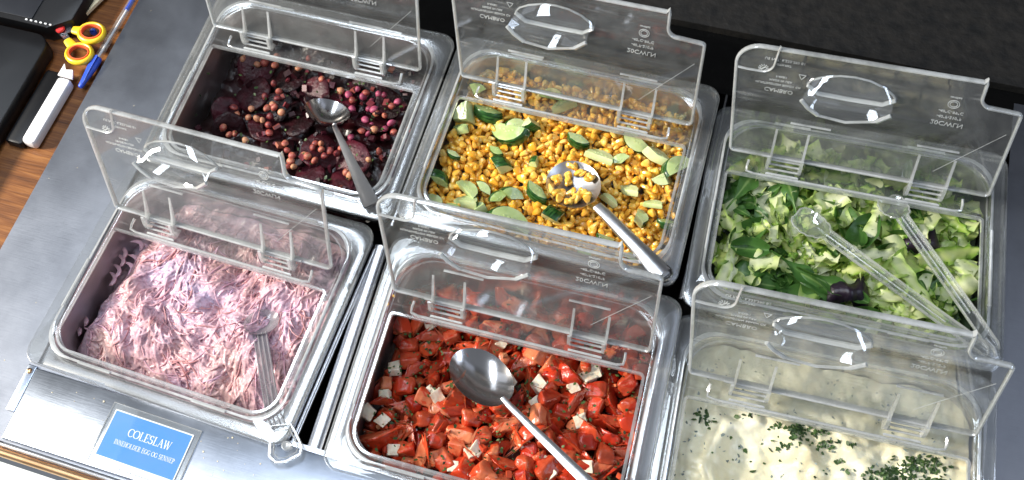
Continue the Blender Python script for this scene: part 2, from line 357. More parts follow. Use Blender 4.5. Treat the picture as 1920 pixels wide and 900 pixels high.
o = MB(); o.box(-262, 1500, -212, -207.4, -26, CZ + 0.8, b=1.2)
tag(o.build('edge_trim', 'steel'), 'bright polished steel lip along the front edge of the counter', 'trim')
o = MB(); o.sweep([(-262, -217, -13), (1500, -217, -13)], 4.6, 4, n=14)
tag(o.build('bronze_rail', 'bronze'), 'glossy bronze coloured rail under the front edge of the counter', 'rail')
# raised front plate the blue sign lies on
m = MB(); m.loft([rrect(-148, 900, -205, -126, 1.5, CZ + .3), rrect(-148, 900, -205, -126, 1.5, CZ + 4), rrect(-146.8, 898, -203.8, -127, 1.5, CZ + 5)], caps=(True, True))
pl = tag(empty('front_plate'), 'long brushed steel plate along the counter front, under the blue sign', 'steel plate')
m.build('panel', 'plate', pl)
m = MB(); m.box(-160, -149, -176, -124, CZ + .3, CZ + 3, b=.8); m.build('end_bracket', 'plate', pl)
m = MB(); m.loft([[(r * math.cos(a * math.pi / 6) - 155, r * math.sin(a * math.pi / 6) - 131, z) for a in range(12)] for r, z in ((3.2, CZ + 3), (3, CZ + 4.2), (1.5, CZ + 5), (0.1, CZ + 5))]); m.build('screw', 'bronze', pl)

# ------------------------------------------------------------------ pans and lids
W, D = 325.0, 265.0
LL = {  # name: (dx, dy, yaw, flap angle, tilt x, tilt y, dz, column, row)
 'coleslaw': (-8.34, 3.34, -.0366, 1.888, -.0112, -.0519, -1.8, 0, 0),
 'tomato':   (13.42, -3.2, .0239, 1.878, .0593, .0007, 5.03, 1, 0),
 'cream':    (.69, -.35, .0479, 1.798, -.0127, .0005, -2.89, 2, 0),
 'beet':     (3.94, .73, -.0017, 1.85, .0275, .0006, -1.37, 0, 1),
 'corn':     (-1.55, 4.39, -.0025, 1.8395, -.0023, -.0093, 3.1, 1, 1),
 'lettuce':  (-8.16, -4.9, .03615, 1.8088, -.0467, -.0142, -2.08, 2, 1)}
DESC = {'coleslaw': ('pink coleslaw', 'front left'), 'tomato': ('tomato and feta salad', 'front middle'), 'cream': ('creamy white salad', 'front right'),
        'beet': ('dark beetroot and chickpea salad', 'back left'), 'corn': ('corn and cucumber salad', 'back middle'), 'lettuce': ('green leaf salad', 'back right')}
def pose(k):
    dx, dy, yaw, ang, tx, ty, dz, ci, ri = LL[k]
    return Vector((ci * 329.53 + dx, ri * 270.38 + dy, dz)), rotm(tx * .8, ty * .8, yaw)
def to_world(k, x, y, z):
    """point given in a lid's own coordinates (mm from its front left corner)"""
    c_, R = pose(k); return c_ + R @ Vector((x - W / 2, y - D / 2, z))
def to_local(k, p):
    c_, R = pose(k); q = R.transposed() @ (Vector(p) - c_); return q + Vector((W / 2, D / 2, 0))
HX, HY = W / 2, D / 2
def ring(i, R, z, n=8): return rrect(-HX + 2.5 + i, HX - 2.5 - i, -HY + 2 + i, HY - 2 - i, R, z, n)
def wring(o, z, rf=24, rb=3):
    return rrect(27.5 - HX - o, 296 - HX + o, 27 - HY - o, 172.4 - HY + o, [rf + o, rb + o, rb + o, rf + o], z, 8)

def make_pan(mat='steel'):
    m = MB()
    m.loft([ring(2, 15, -16), ring(1, 16, -14), ring(1, 16, -8), ring(1.6, 16, -6), ring(3.5, 15, -5), ring(13, 26, -5), ring(15.5, 38, -6.2), ring(17, 40, -10),
            ring(20, 40, -60), ring(23, 38, -92), ring(27, 34, -98), ring(34, 28, -100)], [0] * 7 + [1] * 4, caps=(False, True))
    return m.mesh('pan_body', ['steel', 'wall'])
def make_frame():
    m = MB()
    rs = [(ring(1.2, 17, -7.5), 1), (ring(0, 18, -6), 1), (ring(0, 18, -1), 1), (ring(1, 17.5, 0.8), 0), (ring(3, 17, 1.5), 0), (ring(13, 28, 1.5), 0),
          (ring(15, 34, 3.6), 2), (ring(17.5, 38, 3.8), 0), (ring(20.5, 40, 0.6), 1), (ring(22, 40, 0.4), 0), (wring(3.2, 0.4), 0), (wring(2.6, 3.0), 1), (wring(0, 3.2), 2), (wring(0, -1.6), 1),
          (wring(3.2, -1.6), 0), (ring(21, 40, -1.6), 0), (ring(19, 40, -1.2), 0), (ring(16, 34, 1.2), 0), (ring(12, 28, -0.6), 0), (ring(2.5, 17, -0.6), 0), (ring(1.2, 17, -7.5), 0)]
    m.loft([r for r, _ in rs], [b for _, b in rs[:-1]])
    # shallow hinge trough in front of the clips, with upturned ends
    zz = 2.2
    pth = [(48, 190, zz + 5), (47, 184, zz + 3), (47, 178.5, zz), (55, 176.5, zz)] + [(55 + i * 20, 176.5, zz) for i in range(1, 11)] + [(268, 176.5, zz), (275, 178.5, zz), (275.5, 184, zz + 3), (275, 190, zz + 5)]
    m.sweep([(x - HX, y - HY, z) for x, y, z in pth], 1.5, 1.8, 2, n=6)
    # moulded thickenings on the rim ridge
    for x0, y0, x1, y1 in ((18.5, 70, 18.5, 130), (306.5, 70, 306.5, 160), (70, 17.5, 110, 17.5), (210, 17.5, 250, 17.5), (70, 247.5, 110, 247.5), (215, 247.5, 255, 247.5)):
        m.sweep([(x0 - HX, y0 - HY, 3.8), (x1 - HX, y1 - HY, 3.8)], 1.7, 1.4, 2, n=6)
    return m.mesh('lid_frame', ['frame', 'rim', 'edge'])
def make_clip():
    """bracket moulded on the lid: two claws and three rungs, 35 wide; origin at its left claw foot"""
    m = MB()
    for x in (0, 35.5):
        pts = [(-4, 0), (-6.5, 8), (-6, 17), (-3.5, 27), (-2.2, 27.4), (-1, 18), (2, 9), (6, 0)]
        m.loft([[(x + dx, y, z) for y, z in pts] for dx in (-1.7, 1.7)], 1, caps=(True, True))
    for y, z in ((-9, 1.2), (-4, 4), (-.5, 9), (1.5, 15)):
        m.sweep([(0, y, z), (35.5, y, z)], 1.3, 1.3, 1, n=6)
    m.box(1, 34.5, -9.5, -8, 0, 2.5, 1)
    return m.mesh('hinge_clip', ['rim', 'edge', 'frame'])
LH, FLW = 150.5, 18.2
def flap_fn(ang):
    d = Vector((0, -math.cos(ang), math.sin(ang))); nrm = Vector((0, -math.sin(ang), -math.cos(ang)))
    o = Vector((0, 192.9 - HY, 17))
    def f(u, v, w_=0): return Vector((u - HX, 0, 0)) + o + d * v + nrm * w_
    return f, d, nrm
def lx(v): return 25.1 - 11.3 * v / LH
def rx(v): return 298.4 - 2.2 * v / LH
def arc(cx, cy, r, a0, a1, n): return [(cx + r * math.cos(math.radians(a0 + (a1 - a0) * i / n)), cy + r * math.sin(math.radians(a0 + (a1 - a0) * i / n))) for i in range(n + 1)]
def outline():
    t = LH; n_ = t - 32.8
    p = arc(lx(0) + 5, 5, 5, 180, 270, 4) + arc(rx(0) - 5, 5, 5, 270, 360, 4) + arc(rx(n_) - 3, n_ - 3, 3, 0, 90, 3)
    p += [(276, n_ + 1)] + arc(268, n_ + 13, 12, 270, 180, 6)[1:]
    p += [(255.5, t - 1.5), (254.5, t + 3.5), (252.5, t)] + arc(lx(t) + 24, t - 24, 24, 90, 180, 8)
    return p
def make_flap(ang):
    f, d, nrm = flap_fn(ang); ol = outline(); k = len(ol)
    m = MB()
    vs = [f(u, v, 0) for u, v in ol] + [f(u, v, -2) for u, v in ol]
    m.add(vs, [tuple(range(k)), tuple(range(k, 2 * k))[::-1]] + [(i, (i + 1) % k, k + (i + 1) % k, k + i) for i in range(k)], [0, 0] + [1] * k)
    me = m.mesh('flap_panel', ['clear', 'edge'])
    m = MB()       # border rib all round, and the moulded corner pocket
    m.sweep([f(u, v, -2.0) for u, v in ol], 1.9, 3.4, 0, n=8, up=nrm, closed=True)
    t = LH; l = lx(t - 30)
    pk = [(l, t - 30), (l + 10, t - 31)] + arc(l + 24, t - 19, 12, 270, 350, 6) + [(l + 37.5, t), (l + 38.2, t + 5)]
    m.sweep([f(u, v, 0.5) for u, v in pk], 1.1, 1.8, 0, n=6, up=nrm)
    return me, m.mesh('border', ['edge']), f, nrm
def flap_ribs(f, nrm):
    m = MB()
    for u in (70, 104, 218, 254):
        a = [f(u, -6, 5.5), f(u, 4, 6.5), f(u, 14, 3.4), f(u, 42, 0.2), f(u, 42, -0.5), f(u, -6, -1)]
        ex = Vector((1, 0, 0))
        m.loft([[q - ex * 1.3 for q in a], [q + ex * 1.3 for q in a]], 0, caps=(True, True))
    m.sweep([f(60, 1.5, 1.5), f(264, 1.5, 1.5)], 1.6, 1.6, 0, n=6)
    for u in (102, 232): m.sweep([f(u - 20, 55, 0.8), f(u + 22, 55, 0.8)], 1.2, 1.4, 0, n=6, up=nrm)
    return m.mesh('hinge_rib', ['edge'])
def flap_handle(f, nrm):
    """finger grip: a lens shaped cup standing proud of the flap"""
    def lens(sc, du, dv, w_):
        pts = []
        top = [(-44, 0), (-40, 6), (-30, 12), (-15, 17), (0, 18.5), (15, 17), (30, 11.5), (40, 4), (44, -1)]
        bot = [(33, -9.5), (-0, -10), (-32, -9), (-36, -6)]
        for u, v in top + bot: pts.append(f(133 + u * sc + du, 113 + v * sc + dv, w_))
        return pts
    A = [(-44, 0), (-40, 6), (-30, 12), (-15, 17), (0, 18.5), (15, 17), (30, 11.5), (40, 4), (44, -1), (33, -9.5), (0, -10), (-32, -9), (-36, -6)]
    B = [(-44, 3), (-40, 2), (-30, 1), (-15, 0), (0, 0), (15, 0), (30, 0), (40, 1), (45, 2), (33, -9), (4, -17), (-24, -14), (-36, -6)]
    def lin(P, sc, w_, du=0, dv=0): return [f(133 + u * sc + du, 113 + v * sc + dv, w_) for u, v in P]
    mid = [((a[0] + b[0]) / 2, (a[1] + b[1]) / 2) for a, b in zip(A, B)]
    a, b = lin(A, 1, .3), lin(B, 1, 21, -4, -9)
    m = MB(); m.loft([lin(A, 1.06, .2), lin(A, 1.0, 2.5), lin(mid, .97, 12, -1.5, -1), b, lin(B, .9, 22, -4, -9)], 0)
    m.sweep(a, 1.1, 1.4, 1, n=6, up=nrm, closed=True); m.sweep([q + nrm * 3 for q in a[8:] + a[:1]], 1.7, 2.6, 2, n=6, up=nrm)
    m.sweep(b[8:] + b[:1], 1.5, 1.6, 1, n=6, up=nrm); m.sweep(b[8:10], 2.6, 2.0, 1, n=6, up=nrm); m.sweep(b[11:] + b[:1], 2.3, 2.0, 1, n=6, up=nrm)
    return m.mesh('grip', ['gripclear', 'edge', 'emboss'])

def text_mesh(body, size, mat, mirror=True, extrude=0.15, align='CENTER', font=None):
    cu = bpy.data.curves.new('t', 'FONT'); cu.body = body; cu.size = size * S; cu.extrude = extrude * S; cu.align_x = align
    cu.resolution_u = 2
    ob = bpy.data.objects.new('t', cu); COL.objects.link(ob)
    bpy.context.view_layer.update()
    me = bpy.data.meshes.new_from_object(ob.evaluated_get(bpy.context.evaluated_depsgraph_get()))
    bpy.data.objects.remove(ob); me.materials.clear(); me.materials.append(M[mat]); return me
def emboss(f, nrm, parent, cache={}):
    """moulded writing, read from behind the raised flap so it shows flipped top to bottom"""
    rows = [('US PAT. 6,233,390 B1', 4.6, 62, 138), ('OTH PAT.', 3.6, 62, 132), ('F-4X8/1', 3.6, 62, 116), ('MADE IN USA', 3.8, 62, 110.5), ('HUNTINGTON BEACH CA', 3.9, 60, 105), ('CAMBRO', 7.2, 62, 97),
            ('certified', 3.4, 232, 127), ('-40°C-99°C', 5.0, 232, 107.5), ('-40°F-210°F', 5.0, 232, 100), ('20CWLN', 8.0, 232, 91)]
    for side in (0, 1): emboss_side(f, nrm, parent, cache, [r for r in rows if (r[2] > 150) == bool(side)], side)
def emboss_side(f, nrm, parent, cache, rows, side):
    verts = []; faces = []
    for body, sz, u0, v0 in rows:
        if body not in cache: cache[body] = text_mesh(body, sz, 'emboss')
        me = cache[body]; k = len(verts)
        verts += [f(u0 + q.co.x / S, v0 - q.co.y / S + sz * .3, 0.45 + q.co.z / S) for q in me.vertices]
        faces += [tuple(k + i for i in p.vertices) for p in me.polygons]
    m = MB(); m.add(verts, faces)
    for cu_, cv, r in ((232, 118, 5.5), (232, 118, 3.6)) if side else ():
        m.sweep([f(cu_ + r * math.cos(a * math.pi / 10), cv + r * .95 * math.sin(a * math.pi / 10), .5) for a in range(20)], .35, .3, n=4, up=nrm, closed=True)
    for a in range(0 if side else 12):
        a_ = a * math.pi / 6
        m.sweep([f(42 + r * math.cos(a_), 124 + r * math.sin(a_), .5) for r in (2.6, 5.4)], .5, .3, n=4, up=nrm)
    if side: m.build('embossed_text', 'emboss', parent, smooth=False); return
    m.sweep([f(40, 122.4, .5), f(44, 125.8, .5)], .9, .3, n=4, up=nrm)
    tri = [f(82 + 4.2 * math.cos(a * 2.094 + .5), 121 + 4.2 * math.sin(a * 2.094 + .5), .5) for a in range(3)]
    m.sweep([tri[0], (tri[0] + tri[1]) / 2, tri[1], (tri[1] + tri[2]) / 2, tri[2], (tri[2] + tri[0]) / 2], .4, .3, n=4, up=nrm, closed=True)
    m.build('embossed_text', 'emboss', parent, smooth=False)

pan_me = make_pan(); frame_me = make_frame(); clip_me = make_clip()
for key in LL:
    ctr, R = pose(key); rot = R.to_euler(); what, where = DESC[key]
    pan = tag(link('food_pan', pan_me, None, ctr, rot), f'rectangular stainless steel food pan holding the {what}', 'food pan', 'steel food pans set in the counter')
    lid = tag(empty('hinged_lid', ctr, rot), f'clear plastic lid with its flap raised over the {what}', 'lid', 'clear hinged lids on the food pans')
    link('lid_frame', frame_me, lid)
    for x in (68, 217): link('hinge_clip', clip_me, lid, (x - HX, 189 - HY, 0.5))
    pm, bm_, f, nrm = make_flap(LL[key][3])
    fl = link('flap', pm, lid); link('border', bm_, fl); link('hinge_rib', flap_ribs(f, nrm), fl)
    m = MB(); m.sweep([f(236, 22, .4), f(262, 55, .4), f(290, 90, .4)], .22, .2, n=4, up=nrm); m.build('scratch', 'emboss', fl)
    link('grip', flap_handle(f, nrm), fl); emboss(f, nrm, fl)
# steel bars between the pans
def bar(x0, y0, x1, y1, w_, lab):
    m = MB(); m.sweep([(x0, y0, -13), (x1, y1, -13)], w_, 4, 0, n=12, power=.6)
    tag(m.build('divider_bar', 'steel'), lab, 'bar', 'steel bars between the food pans')
a_, b_ = at(588, 845, -12), at(716, 462, -12); bar(a_.x, a_.y, b_.x, b_.y, 8, 'wide steel divider bar along the left side of the tomato salad pan')
a_, b_ = at(548, 835, -13), at(704, 470, -13); bar(a_.x, a_.y, b_.x, b_.y, 3, 'narrow bright steel divider bar along the right side of the pink coleslaw pan')
bar(495, 139, 495, 408, 2.0, 'steel divider bar between the corn salad pan and the green leaf salad pan')
bar(167, 139, 167, 408, 2.0, 'steel divider bar between the beetroot salad pan and the corn salad pan')
# ------------------------------------------------------------------ food
def inside(k, p, mg=0):
    """is a world point within the pan's inner walls (rounded rectangle)?"""
    q = to_local(k, p); x = abs(q.x - HX); y = abs(q.y - HY); hx, hy, R = HX - 23 - mg, HY - 22 - mg, 34
    if x > hx or y > hy: return False
    if x > hx - R and y > hy - R: return (x - hx + R) ** 2 + (y - hy + R) ** 2 < R * R
    return True
def nz(x, y, s, seed=0): return noise.noise(Vector((x / s, y / s, seed * 7.3)))
def resample(pts, n):
    k = len(pts); L = [0]
    for i in range(k): L.append(L[-1] + math.dist(pts[i], pts[(i + 1) % k]))
    out = []; j = 0
    for i in range(n):
        t = L[-1] * i / n
        while L[j + 1] < t: j += 1
        f = (t - L[j]) / max(L[j + 1] - L[j], 1e-9); a, b = pts[j], pts[(j + 1) % k]
        out.append(tuple(a[q] + (b[q] - a[q]) * f for q in range(3)))
    return out
def bed(name, k, hfn, mat, lab, cat, group=None, step=5, kind=None, mats2=None):
    """surface of a food mass filling a pan, as a closed body with a real depth"""
    m = MB(); idx = {}
    n = int(900 / step); nr = int(130 / step)
    rings = []
    for j in range(nr + 1):
        t = 1 - j / nr; r = []
        for (x, y, z) in resample(rrect(-(HX - 22.5) * t, (HX - 22.5) * t, -(HY - 21.5) * t, (HY - 21.5) * t, max(35 * t, .01), 0, 10), n):
            p = to_world(k, x + HX, y + HY, 0); r.append((p.x, p.y, hfn(p.x, p.y)))
        rings.append(r)
    bot = [(x, y, z - 30) for x, y, z in rings[0]]
    m.loft([bot] + rings, 0, caps=(True, False))
    return tag(m.build(name, mat), lab, cat, group, kind)
def region(k, p):
    q = to_local(k, p)
    if q.y > 178: return 'behind the hinge at the back'
    col = 'left' if q.x < 115 else ('right' if q.x > 210 else 'middle'); row = 'back' if q.y > 125 else ('front' if q.y < 72 else '')
    if not row: return 'in the centre of the pan' if col == 'middle' else f'halfway down the {col} side'
    return f'at the {row} {col}'
def rot_rand(r=rnd, tilt=math.pi): return Euler((r.uniform(-tilt, tilt), r.uniform(-tilt, tilt), r.uniform(0, 6.283)))
def place(name, me, p, rot, sc=1.0):
    o = bpy.data.objects.new(name, me); COL.objects.link(o); o.location = Vector(p) * S; o.rotation_euler = rot
    o.scale = (sc, sc, sc) if not isinstance(sc, tuple) else sc; return o

# ---- corn salad
def kernel(seed, n=8):
    r = random.Random(seed); L = r.uniform(4.6, 6.2); wd = r.uniform(3.8, 5.4); th = r.uniform(2.7, 3.8); dent = r.uniform(.2, .9)
    rings = []
    for z, s_ in ((-L, .15), (-L * .92, .38), (-L * .5, .66), (0, .88), (L * .45, 1), (L * .75, .9), (L * .95, .62), (L - dent * .6, .3)):
        rings.append([(math.copysign(abs(math.cos(a)) ** .8, math.cos(a)) * wd * s_, math.copysign(abs(math.sin(a)) ** .8, math.sin(a)) * th * s_, z) for a in (2 * math.pi * i / n for i in range(n))])
    m = MB(); m.loft(rings, 0, caps=(True, True)); return m
corn_h = lambda x, y: -30 + 5 * nz(x, y, 60, 1) - (max(0, 1 - math.hypot(x - 395, y - 235) / 55)) * 12
CUC = [(915, 214, 21, .6, 0, 'a'), (954, 252, 31, .1, 0, 'h'), (874, 218, 24, -1.0, 1, 'w'), (970, 234, 19, .4, 0, 'h'), (997, 234, 16, 1.2, 1, 'w'), (938, 309, 18, .9, 2, 'w'),
       (824, 334, 16, .3, 2, 'a'), (879, 355, 21, -.3, 0, 'h'), (877, 380, 20, .2, 1, 'h'), (815, 378, 16, 0, 0, 'a'), (899, 394, 15, 1.0, 1, 'w'), (959, 364, 17, .8, 1, 'a'),
       (1006, 362, 18, .1, 0, 'a'), (1034, 403, 19, 1.4, 3, 'w'), (955, 412, 32, .1, 0, 'h'), (1125, 293, 22, .1, 0, 'h'), (1161, 300, 14, 1.2, 0, 'a'), (1002, 303, 12, .2, 3, 'w'),
       (1084, 264, 17, .5, 0, 'a'), (1191, 266, 25, -.2, 0, 'h'), (1230, 293, 18, .3, 1, 'a'), (1266, 312, 27, 1.2, 0, 'h'), (1244, 334, 17, .9, 1, 'w'), (1226, 383, 15, .2, 0, 'h'),
       (1200, 410, 17, -.5, 0, 'a'), (1180, 358, 17, .2, 1, 'a'), (1141, 374, 14, 0, 1, 'h'), (1136, 450, 14, .4, 1, 'h'), (931, 283, 11, .4, 0, 'a'), (1036, 177, 20, .2, 0, 'h'), (1059, 197, 20, .7, 1, 'h'),
       (893, 166, 18, .9, 1, 'w'), (934, 369, 14, 1.2, 1, 'a'), (906, 352, 13, .2, 0, 'a'), (865, 243, 14, .5, 1, 'a'), (850, 290, 11, .4, 0, 'a'), (1250, 420, 13, .8, 1, 'a'), (845, 390, 15, .5, 0, 'h'), (1100, 480, 16, .2, 0, 'a'), (1190, 480, 15, .9, 0, 'h')]
def cucumber(kind, seed):
    r = random.Random(seed); th = r.uniform(8, 12); m = MB(); Rr = 15
    if kind == 'h': a0, a1 = 0, math.pi
    elif kind == 'a': a0, a1 = 0, math.pi * .75
    else: a0, a1 = 0, math.pi * .48; 
    if kind == 'w': th = 17
    n = 14; out = [(Rr * (1.12 + .03 * math.sin(i * 2.1 + seed)) * math.cos(a0 + (a1 - a0) * i / n), Rr * math.sin(a0 + (a1 - a0) * i / n)) for i in range(n + 1)]
    cx = 0; cy = Rr * .42 if kind == 'h' else Rr * .38
    cx = 0 if kind == 'h' else (Rr * .2 if kind == 'a' else Rr * .4)
    core = [(0, 0)] if kind != 'h' else [(-2, 0), (2, 0)]
    P = out + core
    def ringz(s_, z): return [((x - cx) * s_ + z * .22, (y - cy) * s_ - z * .12, z + .25 * math.sin(x * .8 + seed) * (abs(z) > th * .4)) for x, y in P]
    rs = [ringz(.90, -th / 2), ringz(1, -th / 2 + 1.4), ringz(1, th / 2 - 1.2), ringz(.93, th / 2)]
    k = len(P); vs = [q for q_ in rs for q in q_]; fs = []; ms = []
    for i in range(3):
        for j in range(k):
            fs.append((i * k + j, i * k + (j + 1) % k, (i + 1) * k + (j + 1) % k, (i + 1) * k + j)); ms.append(1 if j < n else 0)
    c0 = len(vs); vs += [(0, 0, -th / 2), (0, 0, th / 2 + .2)]
    for j in range(k):
        fs.append(((j + 1) % k, j, c0)); ms.append(0); fs.append((3 * k + j, 3 * k + (j + 1) % k, c0 + 1)); ms.append(0)
    m.add(vs, fs, ms)
    fm = m.mesh('cucumber_flesh', ['flesh', 'skin'], angle=50)
    sd = MB()
    for i in range(6 if kind == 'h' else 3):
        a = a0 + (a1 - a0) * (i + .6) / (7 if kind == 'h' else 4); rr = Rr * r.uniform(.25, .6)
        x, y = rr * math.cos(a) - cx, rr * math.sin(a) - cy
        sd.loft([[(x + 1.3 * math.cos(t) * q + th * .11, y + .8 * math.sin(t) * q - th * .06, th / 2 + z + .1) for t in (j * math.pi / 4 for j in range(8))] for q, z in ((1, -.1), (.8, .35), (.2, .5))])
    return fm, sd.mesh('seeds', ['seed'])
CM = {(k_, s_): cucumber(k_, s_) for k_ in 'haw' for s_ in range(2)}
CPOS = []
names_c = {1: 'largest half moon cucumber slice, lying flat near the back left of the corn', 14: 'big half sunk cucumber slice at the corn pan front, behind the raised tomato lid',
           21: 'tall pale cucumber slice against the right wall of the corn pan', 13: 'dark skinned cucumber chunk standing on its side just left of the corn spoon', 2: 'long yellowish cucumber wedge in the back left corner of the corn pan'}
for i, (px, py, rpx, az, kind, shp) in enumerate(CUC):
    p0 = at(px, py, -24); z = corn_h(p0.x, p0.y) + 9; p = at(px, py, z)
    fm, sm = CM[(shp, i % 2)]
    r_ = random.Random(i); sc_ = rpx / 22 * (1.05 if shp == 'h' else 1.25)
    tilt = {0: (r_.uniform(.1, .6), r_.uniform(.1, .4)), 1: (.55, .4), 2: (1.0, .3), 3: (1.45, .2)}[kind]
    rot = Euler((r_.choice((-1, 1)) * tilt[0] if kind < 2 else tilt[0] + 0.35, r_.choice((-1, 1)) * tilt[1], az - .3 + (math.pi if r_.random() < .4 else 0)))
    t = place('cucumber_piece', fm, p, rot, sc_)
    tag(t, names_c.get(i, 'pale green cucumber piece with dark skin, ' + region('corn', p)), 'cucumber', 'cucumber pieces in the corn salad')
    s_ = link('seeds', sm, t)
    CPOS.append((p.x, p.y, p.z, 10.5 * sc_))
KV = [kernel(i) for i in range(6)]; KM = [k_.mesh('corn_kernel', ['corn']) for k_ in KV]
spots = []
r = random.Random(3)
csp = at(1075, 342, -6)                      # the serving spoon's bowl
for layer, (st, dz) in enumerate(((8.6, -7), (8.2, -1), (9.6, 4.5))):
    x = 165
    while x < 500:
        y = 135
        while y < 410:
            px_, py_ = x + r.uniform(-3.4, 3.4), y + r.uniform(-3.4, 3.4); y += st
            if not inside('corn', (px_, py_, -30), 2): continue
            if layer == 2 and nz(px_, py_, 14, 4) < -.05: continue
            z = corn_h(px_, py_) + dz + r.uniform(-1.2, 1.6)
            if any(math.hypot(px_ - c_[0], py_ - c_[1]) < c_[3] * .95 and z > c_[2] - 8 for c_ in CPOS): continue
            spots.append((px_, py_, z, layer))
        x += st
cxw, cyw = csp.x, csp.y
def vis(s_):
    q = to_local('corn', s_[:3]); lim = 28 < q.x < 300 and 25 < q.y < 182
    sh = math.hypot(s_[0] - cxw, s_[1] - cyw) < 30
    return (0 if (lim and not sh) else 1, -s_[3] if s_[3] else 1, (Vector(s_[:3]) - CC).length)
spots.sort(key=vis)
for s_ in spots[:288]:
    tag(place('corn_kernel', KM[r.randrange(6)], s_[:3], rot_rand(r), r.uniform(.9, 1.15)), 'glossy yellow corn kernel ' + region('corn', s_[:3]), 'corn kernel', 'corn kernels in the corn salad')
m = MB()
for s_ in spots[288:]:
    kv = KV[r.randrange(6)]; m.add(kv.v, kv.f, 0, r.random(), Matrix.Translation(s_[:3]) @ rot_rand(r).to_matrix().to_4x4() @ Matrix.Scale(r.uniform(.9, 1.12), 4))
tag(m.build('corn_bulk', 'corn_bulk'), 'mass of yellow corn kernels filling the pan under the middle back lid', 'corn', kind='stuff')

# ---- spoons
def bowl_mb(a, b, depth, th=1.0, egg=0.0, nu=28, nr=9, mb=None, mi=0):
    m = mb or MB(); rings = []
    for side in (0, 1):
        for j in range(nr + 1) if side == 0 else range(nr, -1, -1):
            t = j / nr if j else 0.02; r_ = []
            for i in range(nu):
                an = 2 * math.pi * i / nu; e = 1 + egg * math.cos(an)
                r_.append((a * t * math.cos(an), b * t * math.sin(an) * e, -depth * (1 - t ** 2.2) - (th if side else 0) * (1 if t < .99 else .6)))
            rings.append(r_)
    m.loft(rings, mi, caps=(True, True)); return m
def spoon(name, label, cat, bowl_c, xdir, up, a, b, depth, hpath, wid, hei, mat, hmat=None, egg=0., hn=12, power=1.):
    t = tag(empty(name, bowl_c), label, cat, None)
    Bm = basis(xdir, up)
    m = bowl_mb(a, b, depth, egg=egg); mm = MB(); mm.add(m.v, m.f, 0, .5, Bm); mm.build('bowl', mat, t)
    h = MB(); h.sweep([Vector(p) - Vector(bowl_c) for p in hpath], wid, hei, 0, n=hn, power=power); h.build('handle', hmat or mat, t)
    return t, Bm
# corn spoon
c0 = at(1075, 345, -8); e0 = at(1126, 392, 0); e1 = at(1250, 520, 14)
dr = (e1 - e0).normalized()
t, Bm = spoon('serving_spoon', 'steel serving spoon heaped with corn, its hollow handle resting on the pan edge', 'spoon', c0, -(e0 - c0), (-.1, .05, 1), 33, 30, 13,
      [e0 - dr * 6 + Vector((0, 0, -1)), e0 + dr * 10, e0 + dr * 50, e1 - dr * 22, e1 - dr * 4], [6, 7, 8, 10, 11], [3, 5, 6, 6, 5], 'spoon_matte')
m = MB(); rr = []
sd = dr.cross(Vector((0, 0, 1))).normalized(); u_ = sd.cross(dr)
pth = [e1 - dr * 6 + (dr * math.sin(a) * 9 + sd * math.cos(a) * 9) for a in (i * math.pi / 9 for i in range(18))]
m.sweep([p - c0 for p in pth], 1.8, 3.6, 0, n=8, up=u_, closed=True); m.build('hanging_loop', 'spoon', t)
m = MB()
for i in range(44):
    a = r.uniform(0, 6.283); q = math.sqrt(r.random()) * 26; x, y = q * math.cos(a), q * math.sin(a)
    if (x + 3) ** 2 + (y + 6) ** 2 < 130 : continue
    z = -12 * (1 - (q / 31) ** 2) + 4 + (4 if x < 0 else 2) * r.random()
    kv = KV[r.randrange(6)]; m.add(kv.v, kv.f, 0, r.random(), Bm @ Matrix.Translation((x, y, z)) @ rot_rand(r).to_matrix().to_4x4())
tag(m.build('corn_portion', 'corn_bulk', None, loc=c0), 'heap of corn kernels lying in the bowl of the steel serving spoon', 'corn', kind='stuff')

